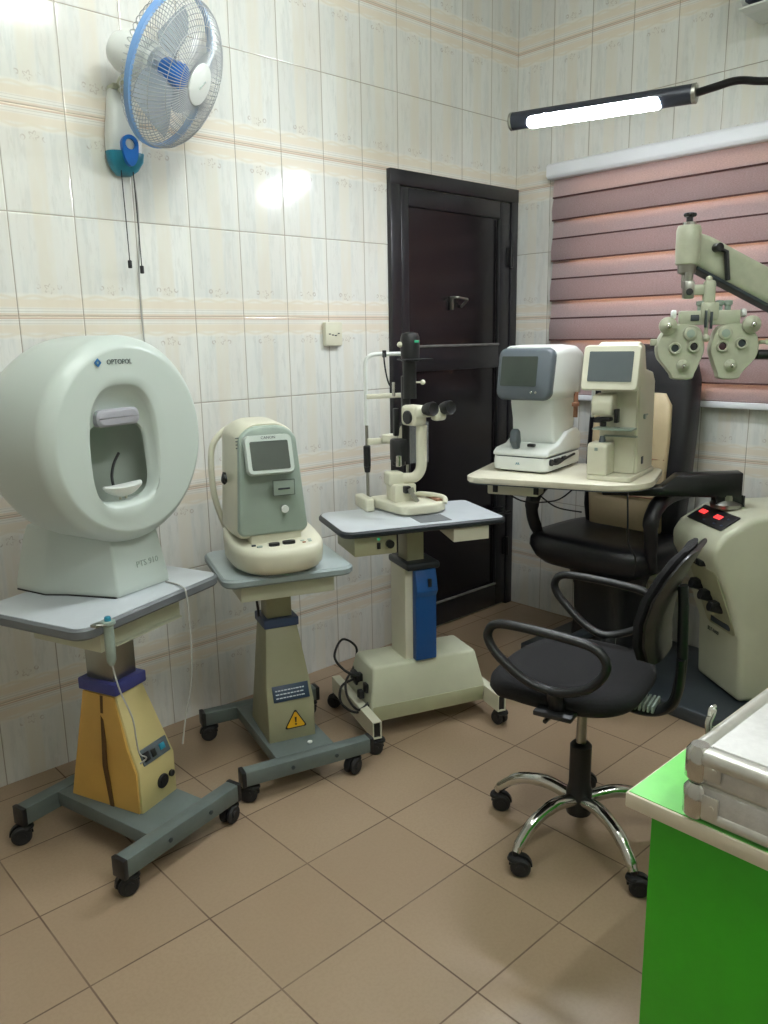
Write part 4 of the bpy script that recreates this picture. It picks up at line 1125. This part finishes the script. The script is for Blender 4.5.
# head shell
b = BM(); rings = []
for y_, sc, dz in ((.018, .96, 0), (.03, 1.0, 0), (.14, 1.02, .0), (.25, 1.0, -.004), (.31, .93, -.012), (.335, .78, -.02)):
    pts = rrect(.228*sc, .205*sc, .035, 6)
    rings.append([(x_+.012, y_ + max(0, (z+.10))*.16, .385+z+dz) for x_, z in pts])
loft(b, rings); hs = obj('head', b, 'white', ar, 50)
b = BM(); rings = []
for y_, w_, h_ in ((.022, .232, .196), (.006, .232, .196), (-.006, .222, .186), (-.009, .212, .176)):
    rings.append([(x_+.008 - (.10*max(0, -.05-z) if x_ > 0 else -.10*max(0, -.05-z)), y_ + (z+.10)*.16, .380+z) for x_, z in rrect(w_, h_, .03, 6)])
loft(b, rings); bz = obj('screen_bezel', b, 'bezel', ar, 50)
b = BM(); loft(b, [[(x_-.012, -.0075-k_ + (z+.11)*.16, .392+z) for x_, z in rrect(.150, .112, .006)] for k_ in (0, .004)]); obj('screen', b, 'screen', bz)
b = BM()
for dx in (.045, .064): ball(b, (dx, -.004, .313), .005, (1, .5, 1))
obj('lit_key', b, 'chrome', bz)
b = BM(); xprism(b, [(.02, .088), (-.004, .12), (.002, .158), (.02, .172), (.038, .158), (.044, .12), (.036, .088)], -.044, -.012, I4, .012, 3); obj('joystick', b, 'bezel', ar)
b = BM(); box(b, (.03, .045, .104), (.03, .022, .012), I4, .004); obj('lock_knob', b, 'black', ar)
b = BM(); cyl(b, (.118, .03, .044), (.128, .03, .044), .013, n=14); box(b, (.124, .085, .046), (.012, .05, .018), I4, .003); tube(b, [(.124, .03, .04), (.126, .08, .034), (.126, .14, .042), (.124, .19, .046), (.122, .26, .05)], .005, 8); box(b, (.123, .15, .048), (.010, .035, .014), I4, .003); obj('side_connectors', b, 'rubber', ar)
text('lettering', 'AR', .014, 'teal', T(-.005, -.0035, .035) @ FRONT, lo)
b = BM(); box(b, (.136, .22, .255), (.018, .04, .016), I4, .003); cyl(b, (.125, .25, .20), (.125, .25, .30), .009); obj('head_rest', b, 'wood', ar)

# ================================================================== LENSMETER on tray
lm = thing('lensmeter', 'cream lensmeter with square grey screen and lens table, front of tray', 'lensmeter', (2.545, 1.552, .8705), -76)
b = BM(); prism(b, rrect(.165, .33, .022, 5, .0, .165), 0, .018, bev=.004); obj('base', b, 'cream', lm)
b = BM()
xprism(b, [(.10, .016), (.10, .34), (.055, .345), (.04, .485), (.075, .50), (.135, .485), (.165, .40), (.26, .385), (.295, .35), (.31, .016)], -.070, .078, I4, .008, 3); bd = obj('body', b, 'cream', lm)
b = BM(); xprism(b, [(.085, .020), (.085, .33), (.11, .33), (.11, .020)], -.010, .070, I4, .004); obj('front_column', b, 'cream', lm)
# screen housing
SMt = T(-.012, .022, .408) @ RX(-12)
b = BM(); rings = []
for y_, w_, h_ in ((.055, .185, .145), (.02, .205, .160), (.004, .208, .162), (-.002, .200, .154)):
    rings.append([(x_, y_, z) for x_, z in rrect(w_, h_, .014)])
loft(b, rings, mt=SMt); sh_ = obj('screen_housing', b, 'cream', lm)
b = BM(); loft(b, [[(x_, -.001-k_, z+.004) for x_, z in rrect(.160, .108, .004)] for k_ in (0, .003)], mt=SMt); obj('screen', b, 'screen2', sh_)
# nose and lens table
b = BM(); xprism(b, [(.09, .235), (.022, .235), (.012, .25), (.012, .285), (.03, .31), (.09, .315)], -.076, .0, I4, .018, 4); obj('upper_nose', b, 'cream', lm)
b = BM(); box(b, (-.035, .04, .222), (.06, .04, .014), I4, .004); box(b, (.012, .045, .235), (.014, .03, .05), I4, .003); box(b, (-.05, .025, .215), (.03, .012, .010), I4, .002); cyl(b, (-.038, .045, .195), (-.038, .045, .22), .012); obj('lens_clamp', b, 'black', lm)
b = BM(); box(b, (.005, .045, .188), (.145, .07, .007), I4, .002); box(b, (.02, .075, .158), (.12, .02, .005), I4, .001); obj('lens_table', b, 'greyplate', lm)
b = BM(); cyl(b, (-.038, .045, .134), (-.038, .045, .160), .014, .008); obj('lens_stop', b, 'bezel', lm)
b = BM(); xprism(b, [(.0, .018), (.0, .125), (.01, .137), (.09, .137), (.09, .018)], -.080, -.004, I4, .008, 3); lb2 = obj('lower_box', b, 'cream', lm)
b = BM(); box(b, (-.045, -.001, .115), (.012, .003, .012), I4, .001); obj('mark', b, 'greyplate', lb2)
b = BM(); box(b, (.080, .175, .23), (.006, .05, .006), I4, .002); cyl(b, (.078, .16, .225), (.084, .16, .225), .010, n=14); obj('side_lever', b, 'greyplate', lm)
b = BM(); box(b, (.0795, .16, .062), (.003, .022, .028), I4, .001); obj('side_switch', b, 'ink', lm)
b = BM(); cyl(b, (-.072, .12, .285), (-.10, .12, .285), .010); box(b, (-.103, .12, .27), (.006, .03, .10), I4, .002); obj('side_knob', b, 'white', lm)

# ================================================================== PATIENT CHAIR (faces -x)
pc = thing('patient_chair', 'black leather examination armchair with cream back cushion under swing tray', 'chair', (2.92, 1.745, .052), -90)
# local: x -> world -y ; -y -> world -x
b = BM(); rings = []
for zz, w_, d_ in ((.40, .48, .44), (.425, .54, .49), (.47, .585, .53), (.505, .58, .52), (.525, .55, .49), (.532, .44, .38)):
    rings.append([(x_-.01, y_-.0, zz + (.006*math.cos(x_*9) if zz > .5 else 0)) for x_, y_ in sell(w_, d_, 4.2, 56)])
loft(b, rings); obj('seat', b, 'leather', pc, 60)
def slab(pts, hw, th, p=4, n=40):
    """thick cushion swept up the (y,z) centre line pts, half width hw(k)"""
    b = BM(); m_ = len(pts); rings = []
    for k, (y_, z) in enumerate(pts):
        y0_, z0_ = pts[max(0, k-1)]; y1_, z1_ = pts[min(m_-1, k+1)]
        d_ = Vector((y1_-y0_, z1_-z0_)).normalized(); nn = Vector((d_.y, -d_.x))
        rings.append([(px*hw[k]*2, y_+nn.x*pz*th[k], z+nn.y*pz*th[k]) for px, pz in sell(1, 1, p, n)])
    loft(b, rings); return b
b = slab([(.19, .42), (.17, .48), (.165, .60), (.18, .80), (.20, 1.0), (.215, 1.16), (.222, 1.26), (.225, 1.298)],
         [.19, .215, .225, .232, .235, .230, .205, .15], [.06, .13, .165, .17, .16, .14, .11, .05]); obj('backrest', b, 'leather', pc, 60)
b = slab([(.11, .50), (.095, .54), (.088, .66), (.098, .80), (.108, .95), (.118, 1.06), (.128, 1.105)],
         [.15, .168, .172, .175, .176, .170, .14], [.02, .05, .055, .055, .055, .05, .02]); cu = obj('back_cushion', b, 'creamleather', pc, 60)
b = BM()
for zz, yy in ((.68, .060), (.84, .074)): tube(b, [(-.17, yy+.012, zz), (-.1, yy, zz), (.1, yy, zz), (.17, yy+.012, zz)], .003, 6)
obj('seam', b, 'wood', cu)
for sx in (-1, 1):
    b = BM(); xx = sx*(.285 if sx > 0 else .262)
    tube(b, [(xx-.02*sx, .14, .72), (xx, .05, .735), (xx, -.06, .735), (xx, -.15, .715), (xx, -.205, .66), (xx, -.20, .58), (xx-.02*sx, -.15, .47), (xx-.04*sx, -.10, .43)], [.022, .030, .032, .032, .030, .026, .022, .018], 14, flat=1.0); obj('armrest', b, 'leather', pc)
b = BM(); rings = []
for zz, w_, d_ in ((.0, .38, .36), (.03, .38, .36), (.06, .27, .26), (.16, .25, .24), (.30, .26, .25), (.38, .30, .30), (.41, .36, .34)):
    rings.append([(x_, y_+.0, zz) for x_, y_ in sell(w_, d_, 4, 40)])
loft(b, rings); obj('pedestal', b, 'black', pc)
b = BM(); box(b, (0, -.27, .07), (.30, .10, .02), I4, .006); box(b, (0, -.20, .12), (.05, .16, .03), RX(0), .006); obj('footrest', b, 'platform', pc)

# ================================================================== TASK CHAIR
tc = thing('task_chair', 'black swivel office chair with loop armrests and chrome star base', 'chair', (1.763, 1.120, 0), 15)
# local +y = facing direction (away from backrest)
for k, a in enumerate((91, 163, 235, 307, 19)):
    a = R(a-15 + 11.5)
    d = Vector((math.cos(a), math.sin(a), 0))
    b = BM(); tube(b, [(d.x*.03, d.y*.03, .125), (d.x*.10, d.y*.10, .140), (d.x*.18, d.y*.18, .125), (d.x*.235, d.y*.235, .085), (d.x*.252, d.y*.252, .062)], [.019, .0185, .017, .015, .013], 12, side=(0, 0, 1))
    obj('star_arm', b, 'chrome', tc)
    caster(tc, d.x*.255, d.y*.255, random.choice((30, 80, 140, 200)), r=.027, h=.058)
b = BM(); lathe(b, [(.02, .075), (.034, .08), (.037, .11), (.036, .145), (.030, .17), (.030, .285), (.024, .292), (.014, .294)], n=28); obj('column_cover', b, 'black', tc)
b = BM(); cyl(b, (0, 0, .28), (0, 0, .44), .014); obj('gas_lift', b, 'steel', tc)
UP = .045
b = BM(); box(b, (0, .0, .402+UP), (.18, .22, .030), I4, .008); box(b, (-.12, .05, .395+UP), (.07, .05, .03), I4, .008); tube(b, [(-.1, .02, .40+UP), (-.21, .03, .395+UP)], .006, 8, smooth=False); obj('seat_mechanism', b, 'black', tc)
b = BM(); rings = []
for zz, w_, d_ in ((.415, .34, .33), (.423, .40, .39), (.445, .425, .415), (.465, .42, .41), (.477, .38, .37), (.480, .28, .27)):
    rings.append([(x_, y_+.03, zz+UP - (.0 if y_ < .10 else (y_-.10)*.25)) for x_, y_ in sell(w_, d_, 2.9, 56)])
loft(b, rings); obj('seat', b, 'fabric', tc, 60)
for sx in (-1, 1):
    xx = sx*.24
    pts = [(xx, .175, .665), (xx, .150, .690), (xx, .07, .692), (xx, -.03, .685), (xx, -.095, .675), (xx, -.125, .650), (xx, -.125, .615), (xx, -.09, .570), (xx-.01*sx, -.03, .540), (xx-.02*sx, .02, .532), (xx-.01*sx, .08, .553), (xx, .14, .600), (xx, .17, .635)]
    b = BM(); tube(b, pts, .0135, 12, closed=True, side=(1, 0, 0), flat=.85); arm = obj('armrest', b, 'black', tc)
    b = BM(); box(b, (sx*.195, .0, .43+UP), (.10, .10, .014), I4, .004); tube(b, [(sx*.16, .0, .43+UP), (sx*.205, .0, .433+UP), (xx-.015*sx, .0, .532)], .014, 10, flat=1.6, side=(1, 0, 0)); obj('arm_bracket', b, 'black', arm)
# back support bar (L shaped) and shell
b = BM(); tube(b, [(0, -.05, .405+UP), (0, -.14, .39+UP), (0, -.205, .395+UP), (0, -.238, .43+UP), (0, -.250, .52+UP), (0, -.248, .62+UP), (0, -.245, .70+UP), (0, -.24, .74+UP)], .015, 12, side=(1, 0, 0), flat=.9)
tube(b, [(0, -.09, .40+UP), (0, -.16, .388+UP), (0, -.215, .402+UP), (0, -.245, .45+UP), (0, -.25, .55+UP)], .032, 12, side=(1, 0, 0), flat=.38); obj('back_support', b, 'black', tc)
b = BM()
for k in range(9): box(b, (0, -.105-k*.011, .408+UP), (.074, .007, .020), I4, .002)
obj('bellows', b, 'greyplate', tc)
cl = [(-.196, .600), (-.192, .614), (-.190, .66), (-.196, .72), (-.212, .78), (-.236, .835), (-.256, .875), (-.264, .89)]
def curved(cl, hw, th, off, cur=.08):
    b = BM(); rings = []; m_ = len(cl)
    for k, (y_, z) in enumerate(cl):
        ring = []
        n = 10
        f = [(hw[k]*(-1+2*i/n)) for i in range(n+1)]
        bul = lambda x_: (x_/.21)**2*cur*.42
        ring += [(x_, y_+off+bul(x_)+th[k]/2*(1-(abs(x_)/hw[k])**6*.6), z) for x_ in f]
        ring += [(x_, y_+off+bul(x_)-th[k]/2*(1-(abs(x_)/hw[k])**6*.6), z) for x_ in reversed(f)]
        rings.append(ring)
    loft(b, rings); return b
b = curved(cl, [.09, .12, .142, .154, .156, .145, .12, .085], [.014]*8, -.012); obj('back_shell', b, 'blackm', tc, 60)
b = curved(cl, [.085, .115, .137, .149, .151, .140, .115, .078], [.02, .030, .034, .034, .034, .032, .028, .018], .010); obj('backrest', b, 'fabric', tc, 60)

# ================================================================== DESK + CASE
dk = thing('desk', 'bright green desk with cream edging in the lower right corner', 'desk', (.958, .532, 0))
b = BM(); box(b, (.70, -.42, .7375), (1.40, .84, .024), bev=.003); obj('desktop', b, 'creamedge', dk)
b = BM(); box(b, (.70, -.42, .7498), (1.392, .832, .0016), bev=0); obj('top_surface', b, 'greentop', dk)
for xx in (.035, 1.36):
    b = BM(); box(b, (xx, -.42, .363), (.022, .78, .725), bev=.002); obj('side_panel', b, 'green', dk)
b = BM(); box(b, (.70, -.045, .45), (1.30, .018, .52), bev=.002); obj('modesty_panel', b, 'green', dk)
cs = thing('aluminium_case', 'silver aluminium carrying case lying on the green desk', 'case', (.957, .447, .7508))
CL, CD, CH = .46, .34, .108
b = BM(); box(b, (CD/2, -CL/2, CH/4+.001), (CD-.012, CL-.012, CH/2-.004), bev=.003); box(b, (CD/2, -CL/2, CH*.75), (CD-.012, CL-.012, CH/2-.012), bev=.003); obj('shell', b, 'alupanel', cs)
b = BM()
def edge(p, q, r=.011): cyl(b, p, q, r, n=16)
for zz, r in ((.012, .010), (CH/2-.003, .0045), (CH/2+.0055, .0045), (CH-.014, .013)):
    for p, q in (((.012, -.012, zz), (CD-.012, -.012, zz)), ((.012, -CL+.012, zz), (CD-.012, -CL+.012, zz)), ((.012, -.012, zz), (.012, -CL+.012, zz)), ((CD-.012, -.012, zz), (CD-.012, -CL+.012, zz))): edge(p, q, r)
obj('edge_extrusion', b, 'alu', cs)
b = BM(); box(b, (CD/2, -CL/2, CH-.006), (CD-.05, CL-.05, .006), bev=.002); obj('lid_panel', b, 'alupanel', cs)
for cx_, cy_ in ((.014, -.014), (CD-.014, -.014), (.014, -CL+.014)):
    for z0, z1 in ((.002, CH/2-.001), (CH/2+.002, CH)):
        b = BM(); zc = (z0+z1)/2
        fs = loft(b, [[(x_+cx_, y_+cy_, zz) for x_, y_ in rrect(w_, w_, w_*.42)] for zz, w_ in ((z0, .024), (z0+.006, .033), (z1-.008, .033), (z1, .022))]); cr = obj('corner_piece', b, 'chrome', cs)
        sx = -1 if cx_ < .1 else 1
        b = BM(); box(b, (cx_-.0105 if sx < 0 else cx_+.0105, cy_-.022, zc), (.003, .026, (z1-z0)*.62), bev=.001); cyl(b, (cx_-.0115, cy_-.026, zc), (cx_-.0135, cy_-.026, zc), .0035, n=10); obj('rivet_plate', b, 'alu', cr)
b = BM(); tube(b, [(.082, .004, .07), (.084, .010, .10), (.086, .008, .116), (.090, .004, .125), (.094, .006, .116), (.093, .010, .10), (.090, .006, .08)], .003, 8); tube(b, [(.082, .007, .116), (.09, .009, .124), (.10, .007, .126)], .003, 8); box(b, (.088, .003, .062), (.022, .006, .026), bev=.002); obj('strap_ring', b, 'chrome', cs)
